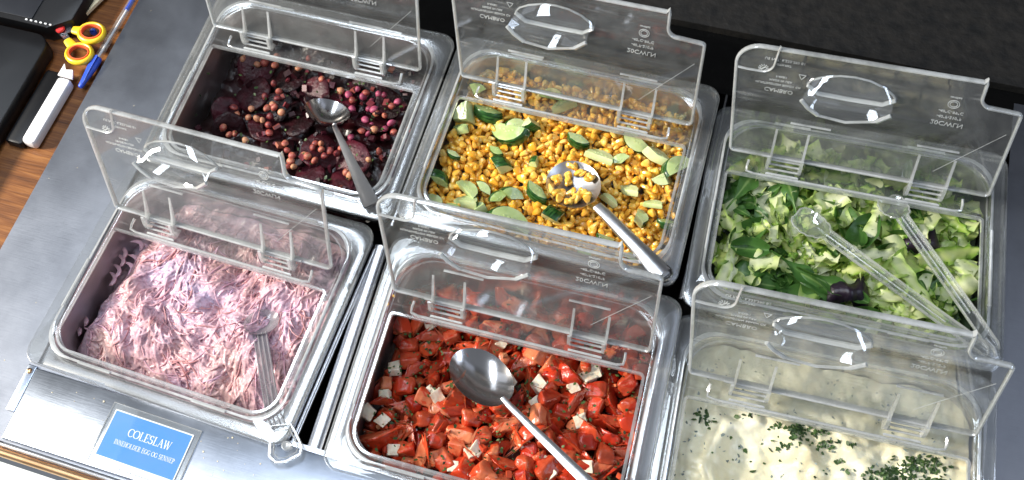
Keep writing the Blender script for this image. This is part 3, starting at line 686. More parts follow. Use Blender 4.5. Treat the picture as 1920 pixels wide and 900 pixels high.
# ---- tomato salad
tom_h = lambda x, y: -44 + 5 * nz(x, y, 70, 5)
bed('tomato_juice', 'tomato', lambda x, y: -57 + 2 * nz(x, y, 40, 2), 'juice', 'dark red tomato juice pooled under the tomato and feta chunks', 'juice', kind='stuff')
def chunk(seed, kind):
    """tomato pieces: dice and wedges with a smooth outer skin and wet cut faces"""
    r = random.Random(seed); bm = bmesh.new()
    if kind == 'wedge':
        pts = []
        for i in range(9):
            a = math.pi * i / 8
            for q in (-1, 0, 1): pts.append((11 * math.cos(a), 8.5 * math.sin(a) * (1 - .12 * q * q), q * 6.0 * (0.25 + .75 * math.sin(a))))
        pts += [(-9, 0, 0), (9, 0, 0)]
    else:
        pts = [(sx_ * r.uniform(5, 9), sy_ * r.uniform(4, 7.5), sz_ * r.uniform(2.8, 5.5)) for sx_ in (-1, 1) for sy_ in (-1, 1) for sz_ in (-1, 1)]
        pts += [(r.uniform(-5, 5), r.uniform(-4, 4), r.uniform(5, 7)), (r.uniform(-9, 9), r.uniform(-8, 8), r.uniform(-2, 2))]
    vs = [bm.verts.new(p) for p in pts]
    bmesh.ops.convex_hull(bm, input=vs)
    for v in [v for v in bm.verts if not v.link_faces]: bm.verts.remove(v)
    bmesh.ops.bevel(bm, geom=bm.edges[:] + bm.verts[:], offset=1.3, segments=2, affect='EDGES', profile=.6)
    bmesh.ops.triangulate(bm, faces=bm.faces[:]); bmesh.ops.subdivide_edges(bm, edges=[e for e in bm.edges if e.calc_length() > 3], cuts=1)
    for v in bm.verts:
        p = v.co; d = noise.noise(p * .22 + Vector((seed, 0, 0))) * 1.5; v.co = p + p.normalized() * d
    bm.normal_update(); m = MB(); bm.verts.index_update()
    out_dir = Vector((0, 1, 0)) if kind == 'wedge' else Vector((r.uniform(-1, 1), r.uniform(-1, 1), .4)).normalized()
    m.add([v.co.copy() for v in bm.verts], [tuple(v.index for v in f.verts) for f in bm.faces],
          [0 if (f.normal.dot(out_dir) > (.0 if kind == 'wedge' else .45)) else 1 for f in bm.faces])
    bm.free(); return m.mesh('tomato_chunk', ['tomato', 'tomato_cut'], angle=75)
TW = [chunk(i, 'wedge') for i in range(5)]; TD = [chunk(i + 20, 'dice') for i in range(9)]
BIGT = [(707, 812, 2.1, 'w', .4, 'large red tomato wedge in the front left corner of the tomato pan'), (760, 724, 1.5, 'd', .2, 'big bright tomato chunk beside the feta near the left wall of the pan'), (783, 700, 1.2, 'w', .9, 0), (757, 812, 1.2, 'w', -.5, 0),
        (798, 745, 1.4, 'd', 0, 0), (770, 675, 1.3, 'd', .4, 0), (768, 650, 1.2, 'd', .3, 0), (808, 642, 1.3, 'w', .2, 0), (848, 630, 1.1, 'd', .7, 0), (1120, 735, 1.5, 'd', .2, 'big pale red tomato chunk next to the feta at the right of the pan'),
        (1155, 780, 1.5, 'w', .2, 0), (1175, 720, 1.4, 'd', .9, 0), (1085, 760, 1.4, 'w', 1.2, 0), (1055, 775, 1.3, 'd', .1, 0), (1100, 830, 1.5, 'd', .2, 0), (950, 860, 1.5, 'w', .05, 0), (885, 783, 1.3, 'd', .2, 0), (855, 780, 1.4, 'w', .4, 0),
        (905, 820, 1.3, 'd', .8, 0), (815, 825, 1.4, 'd', .1, 0), (870, 730, 1.3, 'w', .3, 0), (1010, 860, 1.3, 'd', .4, 0), (1135, 885, 1.5, 'w', .8, 0), (1090, 870, 1.3, 'd', 0, 0), (760, 840, 1.2, 'd', .4, 0), (985, 690, 1.2, 'w', .5, 0), (1030, 670, 1.2, 'd', .5, 0), (720, 760, 1.1, 'w', 0.2, 0)]
FETA = [(808, 607), (722, 741), (690, 774), (718, 789), (820, 744), (806, 736), (737, 845), (884, 851), (893, 843), (868, 886), (1028, 872), (1032, 890), (1089, 792), (1006, 755), (1011, 722), (1075, 728), (1117, 699), (1101, 709), (740, 692), (942, 643), (982, 830), (1101, 874), (955, 718), (850, 876), (1104, 690)]
r = random.Random(11); TP = []
def tplace(me, p, rot, sc_, lab): tag(place('tomato_chunk', me, p, rot, sc_), lab or ('wet orange red tomato wedge ' if me in TW else 'wet red diced tomato chunk ') + region('tomato', p), 'tomato', 'tomato chunks in the tomato and feta salad')
fz = []
for (px, py) in FETA:
    p = at(px, py, -40); fz.append(p)
for px, py, sc_, k_, az, lab in BIGT:
    p = at(px, py, -42); me = (TW if k_ == 'w' else TD)[r.randrange(5)]
    tplace(me, p, Euler((r.uniform(-.5, .5), r.uniform(-.4, .4), az + r.choice((0, math.pi)))), sc_, lab); TP.append((p.x, p.y, 9 * sc_))
n_ = 0
for layer, (st, dz) in enumerate(((19, -8), (19, 0))):
    x = 190
    while x < 505:
        y = -110
        while y < 112:
            p = Vector((x + r.uniform(-5, 5), y + r.uniform(-6, 6), 0)); y += st
            if not inside('tomato', p, 5): continue
            p.z = tom_h(p.x, p.y) + dz + r.uniform(-2, 2)
            if layer and (nz(p.x, p.y, 26, 8) < -.22 or any(math.hypot(p.x - a, p.y - b) < q * .9 for a, b, q in TP)): continue
            q = to_local('tomato', p)
            if q.y > 215 and layer == 0: continue
            me = TW[r.randrange(5)] if r.random() < .35 else TD[r.randrange(9)]
            tplace(me, p, rot_rand(r, 1.2), r.uniform(1.15, 1.9), None); n_ += 1
        x += st
m = MB()
for i in range(130):
    x, y = r.uniform(190, 500), r.uniform(-112, 118)
    if not inside('tomato', (x, y, -40), 8): continue
    a_, b_, c_ = (r.uniform(1.2, 4) for _ in range(3)); n_ = [Vector((sx_ * a_ * r.uniform(.6, 1.1), sy_ * b_ * r.uniform(.6, 1.1), sz_ * c_)) for sz_, sx_, sy_ in ((-1, -1, -1), (-1, 1, -1), (-1, 1, 1), (-1, -1, 1), (1, -1, -1), (1, 1, -1), (1, 1, 1), (1, -1, 1))]
    m.add(n_, [(3, 2, 1, 0), (4, 5, 6, 7), (0, 1, 5, 4), (1, 2, 6, 5), (2, 3, 7, 6), (3, 0, 4, 7)], 0, r.random(), Matrix.Translation((x, y, tom_h(x, y) + r.uniform(1, 7))) @ rot_rand(r).to_matrix().to_4x4())
tag(m.build('tomato_bits', 'tombits', smooth=False), 'small scraps of tomato, onion and feta crumbs between the bigger chunks', 'tomato', kind='stuff')
def feta_mesh(seed):
    r = random.Random(seed); m = MB(); q = 6.5
    m.box(-q, q, -q * .9, q * .9, -q * .75, q * .75, b=1.2)
    m.v = [tuple(Vector(v) + Vector(v).normalized() * noise.noise(Vector(v) * .25 + Vector((seed, 0, 0))) * 3.4) for v in m.v]
    return m.mesh('feta_cube', ['feta'])
FM = [feta_mesh(i) for i in range(4)]
FL = {0: 'feta cube peeking out at the very back of the tomato salad', 2: 'rounded feta cube sitting on top of the large front left tomato wedge', 12: 'bright feta cube low on the right, between red tomato chunks', 6: 'feta cube tucked under the large tomato wedge at the front left'}
for i, p in enumerate(fz):
    tag(place('feta_cube', FM[i % 4], p, Euler((r.uniform(-.4, .4), r.uniform(-.4, .4), r.uniform(0, 1.5))), r.uniform(.8, 1.12)), FL.get(i, 'small off white feta cube ' + region('tomato', p)), 'feta cube', 'feta cubes in the tomato salad')
def flakes(name, pts, size, mat, lab, cat, seed=0, th=.35, kind='stuff', elong=1.6):
    r = random.Random(seed); m = MB()
    for p in pts:
        n_ = r.choice((4, 5, 6)); s_ = size * r.uniform(.5, 1.35); rt = rot_rand(r, .8).to_matrix().to_4x4()
        pg = [(s_ * elong * math.cos(a) * r.uniform(.6, 1.1), s_ * math.sin(a) * r.uniform(.6, 1.1)) for a in (2 * math.pi * i / n_ for i in range(n_))]
        m.loft([[(x, y, z + .25 * x * x / s_ * .3) for x, y in pg] for z in (-th / 2, th / 2)], 0, caps=(True, True), tint=r.random(), M4=Matrix.Translation(p) @ rt)
    return tag(m.build(name, mat, smooth=False), lab, cat, kind=kind)
pts = []
for i in range(900):
    x, y = r.uniform(190, 500), r.uniform(-112, 100)
    if inside('tomato', (x, y, -40), 6): pts.append((x, y, -34 + r.uniform(-8, 3)))
flakes('chopped_herbs', pts, 1.5, 'herb', 'small dark green herb flecks scattered over the tomato and feta salad', 'herbs', 1)
# tomato spoon: dark polished bowl facing up, thin handle running out to the front right
c0 = at(903, 706, -14); e0 = at(946, 752, -10); e1 = at(1115, 917, 12)
spoon('serving_spoon', 'polished steel spoon with a dark oval bowl lying on the tomato salad', 'spoon', c0, (at(860, 668, -14) - c0), (.12, .22, 1), 38, 29, 12,
      [e0 + Vector((-3, 3, -1)), e0 + (e1 - e0) * .06, e0 + (e1 - e0) * .3, e0 + (e1 - e0) * .7, e1, e1 + (e1 - e0) * .1], [3.2, 3.8, 4.4, 5.6, 6.6, 5], [2.2, 2.8, 2.8, 2.4, 2.2, 2.0], 'spoon', 'spoon_matte')

# ---- beetroot salad
bed('beetroot_salad_base', 'beet', lambda x, y: -72 + 8 * nz(x, y, 30, 3) + 6 * nz(x, y, 11, 3), 'beetjuice', 'dark purple red beetroot mass under the slices and chickpeas', 'beetroot', kind='stuff')
def disc(seed):
    r = random.Random(seed); n = 26; R_ = 24; m = MB()
    e = [1 + .05 * math.sin(3 * a + seed) + .03 * math.sin(7 * a) for a in (2 * math.pi * i / n for i in range(n))]
    wv = lambda x, y: 1.8 * math.sin(x * .09 + seed) + 1.2 * math.cos(y * .12)
    def rg(q, z, cr_=0): return [(R_ * q * e[i] * math.cos(2 * math.pi * i / n), R_ * q * e[i] * math.sin(2 * math.pi * i / n), z + (cr_ * (i % 2)) + wv(R_ * q * math.cos(2 * math.pi * i / n), R_ * q * math.sin(2 * math.pi * i / n))) for i in range(n)]
    m.loft([rg(.03, -2), rg(.95, -2), rg(1, -1.2), rg(1, 1), rg(.95, 2), rg(.7, 2.1, .5), rg(.4, 2.2, .5), rg(.03, 2.2)], 0, caps=(True, True)); return m.mesh('beetroot_slice', ['beet'], angle=60)
def chickpea(seed):
    m = MB(); rs = []
    for j in range(9):
        ph = math.pi * j / 8; rs.append([((5 * math.sin(ph) + .05) * math.cos(a) * (1 + .06 * math.cos(a + seed)), (4.6 * math.sin(ph) + .05) * math.sin(a), -5 * math.cos(ph) + (1.1 if j == 8 else 0) - .5 * (math.sin(ph) ** 8) * abs(math.sin(a))) for a in (i * math.pi / 6 for i in range(12))])
    m.loft(rs, 0, caps=(True, True)); return m
DM = [disc(i) for i in range(4)]; HV = [chickpea(i) for i in range(3)]; HM = [q.mesh('chickpea', ['chick']) for q in HV]; HP = [q.mesh('chickpea', ['chickpink']) for q in HV]
r = random.Random(5)
BS = [(475, 178, .3), (425, 210, .8), (545, 150, .2), (590, 175, .4), (520, 200, .2), (560, 235, .3), (480, 130, .5), (600, 285, .3), (660, 300, .3), (700, 230, .5), (430, 240, .9), (520, 270, .3), (640, 190, .3), (580, 330, .2), (690, 170, .4), (730, 195, .5), (500, 240, .4), (650, 340, .2)]
for i, (px, py, tl) in enumerate(BS):
    p = at(px, py, -64); lab = 'dark wet beetroot slice overlapping others ' + region('beet', p)
    if i == 0: lab = 'largest round beetroot slice, lying flat near the back left of the beetroot pan'
    if i == 1: lab = 'beetroot slice standing on edge against the left side of the beetroot pan'
    tag(place('beetroot_slice', DM[i % 4], p, Euler((tl * r.choice((-1, 1)), tl * .6 * r.choice((-1, 1)), r.uniform(0, 6))), r.uniform(.8, 1.05)), lab, 'beetroot slice', 'beetroot slices in the beetroot salad')
cp = [(437, 203), (444, 214), (420, 240), (430, 252), (441, 250), (471, 205), (464, 220), (480, 224), (492, 226), (500, 202), (505, 218), (515, 202), (521, 186), (528, 210), (503, 250), (480, 122), (495, 120), (515, 122), (514, 158), (520, 108), (512, 195), (533, 270), (537, 283), (545, 302), (540, 310), (550, 312),
      (570, 290), (575, 292), (590, 270), (585, 275), (604, 282), (610, 292), (620, 282), (633, 288), (638, 280), (655, 178), (662, 190), (660, 203), (680, 180), (687, 172), (695, 190), (702, 205), (706, 212), (712, 175), (722, 180), (700, 245), (698, 235), (690, 250), (677, 245), (684, 225), (735, 230), (740, 250), (650, 325), (655, 330), (710, 285), (690, 300),
      (745, 190), (735, 200), (720, 240), (604, 150), (615, 155), (560, 128), (660, 256), (590, 300), (523, 172), (600, 268), (640, 170), (460, 262), (548, 290), (720, 215), (690, 205), (505, 235), (498, 180), (672, 168), (455, 110), (580, 110)]
for i, (px, py) in enumerate(cp):
    p = at(px + r.uniform(-2, 2), py + r.uniform(-2, 2), -55 + r.uniform(-2, 2)); pink = px > 640 and py < 260
    lab = 'pink stained chickpea in the cluster right of the steel ladle' if pink else 'orange pink chickpea on beetroot ' + region('beet', p)
    tag(place('chickpea', (HP if (pink and i % 3) else HM)[i % 3], p, rot_rand(r), tuple(r.uniform(.72, 1.15) for _ in range(3))), lab, 'chickpea', 'pink chickpeas right of the ladle' if pink else 'chickpeas on the beetroot slices')
m = MB()
for i in range(260):
    x, y = r.uniform(-150, 150), r.uniform(150, 390)
    if not inside('beet', (x, y, -60), 6): continue
    q = to_local('beet', (x, y, -60))
    if q.x < 95 - (170 - q.y) * .1 and r.random() < .8: continue
    a_, b_, c_ = (r.uniform(1.5, 5) for _ in range(3)); n_ = [Vector((sx_ * a_ * r.uniform(.7, 1.1), sy_ * b_ * r.uniform(.7, 1.1), sz_ * c_)) for sz_, sx_, sy_ in ((-1, -1, -1), (-1, 1, -1), (-1, 1, 1), (-1, -1, 1), (1, -1, -1), (1, 1, -1), (1, 1, 1), (1, -1, 1))]
    m.add(n_, [(3, 2, 1, 0), (4, 5, 6, 7), (0, 1, 5, 4), (1, 2, 6, 5), (2, 3, 7, 6), (3, 0, 4, 7)], 0, r.random(), Matrix.Translation((x, y, -58 + r.uniform(-5, 3))) @ rot_rand(r).to_matrix().to_4x4())
tag(m.build('beetroot_bits', 'beetbits', smooth=False), 'chopped beetroot and crumbs scattered between the slices', 'beetroot', kind='stuff')
pts = [at(r.uniform(440, 760), r.uniform(110, 340), -52) for i in range(60)]; pts = [p for p in pts if inside('beet', p, 6)] + [to_world('beet', 22.5, 150, -30), to_world('beet', 22.3, 120, -36), to_world('beet', 23, 98, -48)]
flakes('chopped_herbs', pts, 1.6, 'herb', 'green herb flecks scattered over the dark beetroot salad', 'herbs', 2)
c0 = at(614, 207, -38); e0 = at(627, 236, -42); e1 = at(697, 385, 9)
spoon('ladle', 'dull steel ladle with a round bowl and a widening flat handle in the beetroot pan', 'ladle', c0, (at(590, 190, -38) - c0), (.15, .55, .85), 29, 28, 17,
      [e0, e0 + (e1 - e0) * .1, e0 + (e1 - e0) * .5, e0 + (e1 - e0) * .9, e1], [3.2, 3.6, 6.0, 9.5, 10], [1.6, 1.8, 1.8, 1.8, 1.8], 'spoon', 'spoon_matte')

# ---- coleslaw
def slaw_h(x, y):
    q = to_local('coleslaw', (x, y, -20)); u, v = q.x, q.y
    edge = min(1, max(0, (u - 24 - 12 * max(0, v - 90) / 60) / 45)); back = min(1, max(0, (262 - v) / 60)); fr = min(1, max(0, (v - 10) / 70))
    return -74 + 46 * (edge * (2 - edge)) * (.72 + .28 * back) * (.34 + .66 * fr) + 11 * nz(x, y, 40, 1) + 9 * nz(x, y, 16, 2) + (5 if u > 200 and v > 100 else 0)
r = random.Random(21); m = MB(); cnt = 0
n = 150; rings = []                          # body of the mound
for j in range(54):
    t = 1 - j / 53; rings.append([(p.x, p.y, slaw_h(p.x, p.y)) for p in (to_world('coleslaw', x + HX, y + HY, 0) for x, y, z in resample(rrect(-(HX - 22.5) * t, (HX - 22.5) * t, -(HY - 21.5) * t, (HY - 21.5) * t, max(35 * t, .01), 0, 10), n))])
m.loft([[(x, y, -80) for x, y, z in rings[0]]] + rings, 0, caps=(True, True))
def strand(m, thin):
    while True:
        x, y = r.uniform(-160, 150), r.uniform(-115, 125)
        if not inside('coleslaw', (x, y, -40), 5) or slaw_h(x, y) < -64: continue
        L_ = r.uniform(16, 60); a = -1.05 + 2.6 * nz(x, y, 60, 9) + r.gauss(0, .22); cv = r.gauss(0, .16) + .25 * nz(x, y, 25, 4); n_ = 9; pp = []
        wd = r.uniform(.5, 1.0) if thin else r.uniform(.75, 1.7)
        cx, cy, lift = x, y, r.uniform(.2, 3.2) if thin else r.uniform(-2, 2.6); arch = r.uniform(0, 3.5)
        for i in range(n_):
            pp.append((cx, cy, slaw_h(cx, cy) + lift + arch * math.sin(math.pi * i / (n_ - 1)) - 1.2)); cx += math.cos(a) * L_ / n_; cy += math.sin(a) * L_ / n_; a += cv
        if inside('coleslaw', pp[-1], 4) and inside('coleslaw', pp[4], 4): break
    tn = min(1, max(0, .48 + .8 * nz(x, y, 36, 6) + r.gauss(0, .12) + (.16 if x > 20 else -.03)))
    m.sweep(pp, [wd * .4] + [wd] * 7 + [wd * .4], [.4] + [1.0] * 7 + [.4], 0, n=6, tint=tn)
for _ in range(3300): strand(m, False)
o = tag(m.build('coleslaw_mass', 'slawbase'), 'pink creamy coleslaw of matted shreds filling the front left pan', 'coleslaw', kind='stuff')
rm = o.modifiers.new('merge', 'REMESH'); rm.mode = 'VOXEL'; rm.voxel_size = 0.00085; rm.use_smooth_shade = True
sm = o.modifiers.new('soften', 'SMOOTH'); sm.factor = .5; sm.iterations = 2
m = MB()
for _ in range(420): strand(m, True)
tag(m.build('coleslaw_shreds', 'slaw'), 'thin pink and lilac cabbage shreds lying loose on the coleslaw', 'coleslaw', kind='stuff')
# smears on the steel wall, left of the mound
m = MB()
for px, py, a in ((262, 470, .9), (270, 480, .4), (225, 500, .6), (215, 520, .4), (240, 515, .5), (205, 535, .3), (250, 500, .6), (150, 596, 1.2), (158, 612, .9), (147, 630, 1.1), (165, 640, .5), (230, 485, .7)):
    p = at(px, py, -52); L_ = 18
    m.sweep([p + Vector((math.cos(a + .3 * i) * L_ * i / 6, math.sin(a + .3 * i) * L_ * i / 6, 1.2 * math.sin(i))) for i in range(7)], [.6, 2.4, 3, 2.6, 2.8, 2, .5], [.5, 1.6, 1.8, 1.6, 1.8, 1.2, .4], 0, n=6, tint=.8)
tag(m.build('dressing_smear', 'slaw'), 'lilac smears of dressing left on the steel beside the coleslaw mound', 'coleslaw', kind='stuff')
c0 = at(490, 603, -15); e0 = at(488, 626, -17); e1 = at(512, 772, 3); e2 = at(538, 838, 5)
t = tag(empty('plastic_spoon', c0), 'cloudy grey plastic spoon standing in the coleslaw, its handle leaving by the front right corner', 'spoon')
Bm = basis(at(520, 590, -22) - c0, (.1, .35, 1)); mm = MB(); b_ = bowl_mb(20, 16, 9, 1.6, mb=None); mm.add(b_.v, b_.f, 0, .5, Bm); mm.build('bowl', 'cloudy', t)
h = MB(); P = [e0, e0 + (e1 - e0) * .3, e0 + (e1 - e0) * .7, e1, e1 + (e2 - e1) * .45]
h.sweep([p - c0 for p in P], [7.5, 7.5, 8, 8.5, 8.5], [1.2] * 5, 0, n=8, power=.5)
sd = (e1 - e0).normalized().cross(Vector((0, 0, 1))).normalized()
for q in (-7, -2.4, 2.4, 7): h.sweep([p + sd * q + Vector((0, 0, 1.8)) - c0 for p in P], 1.0, 1.3, 0, n=6)
h.build('handle', 'cloudy', t)
tri = [(508, 800), (505, 855), (517, 867), (535, 866), (562, 852), (566, 838), (556, 815), (545, 795)]
lp = MB(); cc_ = [at(px, py, 4.5) for px, py in tri]
pp = []
for i in range(len(cc_)):
    pp += [cc_[i], (cc_[i] + cc_[(i + 1) % len(cc_)]) / 2]
lp.sweep([p - c0 for p in pp], 1.7, 2.2, 1, n=8, closed=True)
ctr_ = sum(cc_, Vector()) / len(cc_)
lp.sweep([p - c0 + (ctr_ - p) * .25 for p in pp], .7, 1.2, 1, n=6, closed=True)
lp.build('handle_end', ['clear', 'rim'], t)
q = at(538, 836, 7); kn = MB(); kn.loft([[(rr_ * math.cos(a) * 1.2, rr_ * math.sin(a), z) for a in (i * math.pi / 7 for i in range(14))] for rr_, z in ((5, -2), (5, .6), (4, 2), (2.6, 1.2), (.1, 1.0))], M4=Matrix.Translation(q - c0)); kn.build('stud', 'edge', t)

# ---- leaf salad
let_h = lambda x, y: -30 + 7 * nz(x, y, 50, 12)
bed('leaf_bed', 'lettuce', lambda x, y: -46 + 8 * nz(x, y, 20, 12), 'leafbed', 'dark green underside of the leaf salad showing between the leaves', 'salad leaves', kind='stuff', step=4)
def leaf(seed, L_, W_, kind):
    """a ruffled leaf blade: tint runs from rib (0) to margin (1)"""
    r = random.Random(seed); nu, nv = 16, 9; m = MB(); vs = []; ts = []
    ph = r.uniform(0, 6); fq = r.uniform(.7, 1.1) if kind != 'frill' else 1.6; curl = r.uniform(-.9, 1.6); bend = r.uniform(-1.3, 1.3)
    for i in range(nu):
        u = i / (nu - 1)
        if kind == 'rocket': prof = (.12 + .9 * math.sin(math.pi * min(1, max(0, (u - .25) / .78))) ** .8 * (1 + .25 * math.sin(u * 16 + ph))) if u > .25 else .10
        elif kind == 'round': prof = math.sin(math.pi * (0.06 + .9 * u)) ** .6
        elif kind == 'frill': prof = .35 + .65 * math.sin(math.pi * (.1 + .85 * u)) + .12 * math.sin(i * 2.4 + ph)
        else: prof = .8 + .22 * math.sin(2.0 * u * math.pi + ph) + .04 * math.sin(i * 2.9 + ph)
        for j in range(nv):
            v = j / (nv - 1) * 2 - 1
            x = (u - .5) * L_; y = v * W_ * .5 * prof; e = abs(v) ** 2
            amp = {'iceberg': 5.5, 'frill': 5.5, 'rocket': 1.0, 'round': 1.6, 'radic': 4.5}[kind]
            z = amp * e * math.sin(x * fq * .32 + ph + (1.6 if v > 0 else 0)) + curl * (v * v) * W_ * .28 + amp * .5 * noise.noise(Vector((x * .09, y * .09, seed)))
            z -= bend * (x / L_) ** 2 * L_ * .7
            if kind == 'frill' and j in (0, nv - 1): y *= 1 + .22 * math.sin(i * 3.1); x += 2 * math.sin(i * 2.2)
            vs.append((x, y, z)); ts.append(min(1, (.12 + .75 * e + .25 * (u - .5)) if kind not in ('rocket', 'round') else (.1 + .6 * abs(v) ** .35 + .2 * u) if True else 0))
    if kind == 'iceberg': k0 = r.uniform(-.15, .25); ts = [min(1, max(0, t * .75 + k0)) for t in ts]
    fs = [(i * nv + j, (i + 1) * nv + j, (i + 1) * nv + j + 1, i * nv + j + 1) for i in range(nu - 1) for j in range(nv - 1)]
    m.add(vs, fs, 0, ts); return m.mesh(kind + '_leaf', [{'round': 'rocket'}.get(kind, kind)], angle=180)
LV = {'iceberg': [leaf(i, 66 + 12 * (i % 4), 15 + 6 * (i % 3), 'iceberg') for i in range(10)], 'frill': [leaf(30 + i, 52 + 6 * (i % 3), 13 + 3 * (i % 3), 'frill') for i in range(7)],
      'rocket': [leaf(50 + i, 62 + 6 * (i % 3), 16 + 2 * (i % 2), 'rocket') for i in range(5)], 'round': [leaf(60 + i, 38 + 4 * i, 24, 'round') for i in range(3)], 'radic': [leaf(70 + i, 40, 30, 'radic') for i in range(2)]}
LABL = {'iceberg': 'crisp pale green lettuce strip in the leaf salad', 'frill': 'curly yellow green frilled leaf in the leaf salad', 'rocket': 'narrow dark green rocket leaf in the leaf salad', 'round': 'smooth rounded dark green leaf in the leaf salad', 'radic': 'very dark purple leaf in the leaf salad'}
GRP = {'iceberg': 'pale lettuce strips', 'frill': 'curly leaves', 'rocket': 'rocket leaves', 'round': 'smooth dark green leaves', 'radic': 'dark purple leaves'}
def lf(kind, p, rot, sc_, lab=None):
    ms = LV[kind]; nm = {'iceberg': 'lettuce_strip', 'frill': 'curly_leaf', 'rocket': 'rocket_leaf', 'round': 'spinach_leaf', 'radic': 'purple_leaf'}[kind]
    me = ms[r.randrange(len(ms))]; home = to_world('lettuce', HX, HY, -16); p = Vector(p); q = to_local('lettuce', p)
    for _ in range(14):                      # keep every leaf within the pan and below the lid
        sv = Vector((sc_,) * 3) if not isinstance(sc_, tuple) else Vector(sc_); Rm = rot.to_matrix()
        bad = False; top = -99
        for v in me.vertices:
            wv = p + Rm @ Vector((v.co.x * sv.x, v.co.y * sv.y, v.co.z * sv.z)) / S; lv = to_local('lettuce', wv); top = max(top, lv.z)
            if not (22 < lv.x < W - 22 and 21 < lv.y < D - 21): bad = True
        if top > -2: p.z -= top + 2
        if not bad: break
        if _ % 2: sc_ = sc_ * .92 if not isinstance(sc_, tuple) else tuple(c_ * .92 for c_ in sc_)
        else: p.x += (home.x - p.x) * .07; p.y += (home.y - p.y) * .07
    return tag(place(nm, me, p, rot, sc_), lab or LABL[kind].replace(' in the leaf salad', ' ') + region('lettuce', p), 'salad leaf', GRP[kind] + ' in the leaf salad')
r = random.Random(33)
for layer in range(3):
    st = (18, 17, 17)[layer]; x = 500
    while x < 815:
        y = 130
        while y < 400:
            p = Vector((x + r.uniform(-7, 7), y + r.uniform(-7, 7), 0)); y += st
            if not inside('lettuce', p, 14 if layer else 10): continue
            if layer == 2 and nz(p.x, p.y, 22, 3) < -.05: continue
            q = to_local('lettuce', p)
            p.z = let_h(p.x, p.y) - 6 + layer * 5 + r.uniform(-3, 3)
            g = nz(p.x, p.y, 45, 14) + r.gauss(0, .22); left = q.x < 120
            if layer == 0: kd = 'rocket' if g < .05 else 'frill'
            elif g < -.20 or (q.y < 75 and 60 < q.x < 190 and r.random() < .5): kd = 'rocket' if r.random() < .9 else 'round'
            elif g < -.02: kd = 'frill'
            else: kd = 'iceberg'
            lf(kd, p, Euler((r.uniform(-.7, .7), r.uniform(-.4, .4), r.uniform(0, 6.283))), r.uniform(.8, 1.25) * (.66 if kd == 'rocket' else 1))
        x += st
for px, py, kd, az, sc_, tx, lab in ((1432, 375, 'iceberg', 1.9, 1.25, .3, 'large pale lettuce strip lying across the back left of the leaf salad'), (1465, 400, 'iceberg', 1.3, 1.2, -.4, 0), (1372, 470, 'iceberg', 1.5, 1.0, .2, 0), (1460, 490, 'iceberg', .1, .9, .0, 'squarish white lettuce piece left of the tongs'),
        (1375, 500, 'iceberg', 1.7, .9, .5, 0), (1400, 435, 'round', .9, 1.1, .1, 0), (1405, 465, 'round', .2, 1.0, .2, 0), (1590, 425, 'round', 2.1, 1.2, .2, 'long smooth dark green leaf pointing up, between the two arms of the tongs'), (1620, 440, 'round', 1.2, 1.3, -.2, 0),
        (1525, 525, 'rocket', -.3, 1.2, 0, 0), (1500, 510, 'rocket', -.4, 1.1, .1, 0), (1560, 535, 'rocket', -.2, 1.1, .1, 0), (1395, 350, 'rocket', 1.2, 1.1, .2, 0), (1650, 400, 'iceberg', 1.5, .9, .1, 0), (1690, 495, 'iceberg', .8, 1.1, .2, 0), (1650, 480, 'iceberg', .3, 1.0, .3, 0),
        (1735, 560, 'iceberg', -.8, 1.1, .2, 'pale lettuce strip under the right arm of the tongs, near the front'), (1640, 500, 'frill', .4, 1.1, .2, 0), (1775, 480, 'frill', .5, 1.1, .2, 0), (1780, 400, 'frill', -.6, 1.1, .4, 0), (1370, 380, 'iceberg', .5, .9, -.3, 0), (1480, 350, 'rocket', 2.0, 1.2, 0, 0),
        (1590, 352, 'frill', .3, 1.1, .2, 0), (1600, 335, 'iceberg', .2, 1.0, .3, 0), (1560, 330, 'frill', .2, 1.1, .2, 0), (1480, 315, 'iceberg', .3, 1.0, .3, 0), (1700, 340, 'frill', .2, 1.1, .2, 0), (1420, 300, 'frill', .8, 1.2, .2, 0)):
    p = at(px, py, -14); lf(kd, p, Euler((tx, .1, az)), sc_, lab or None)
for px, py, sc_, lab in ((1598, 543, 1.15, 'crumpled almost black purple leaf beside the left arm of the tongs'), (1735, 452, 1.1, 'dark purple leaf behind the right arm of the tongs')):
    p = at(px, py, -5 if py > 500 else -9); lf('radic', p, Euler((.15, .1, .2)), (sc_ * .95, sc_ * 1.1, sc_ * 1.5), lab)
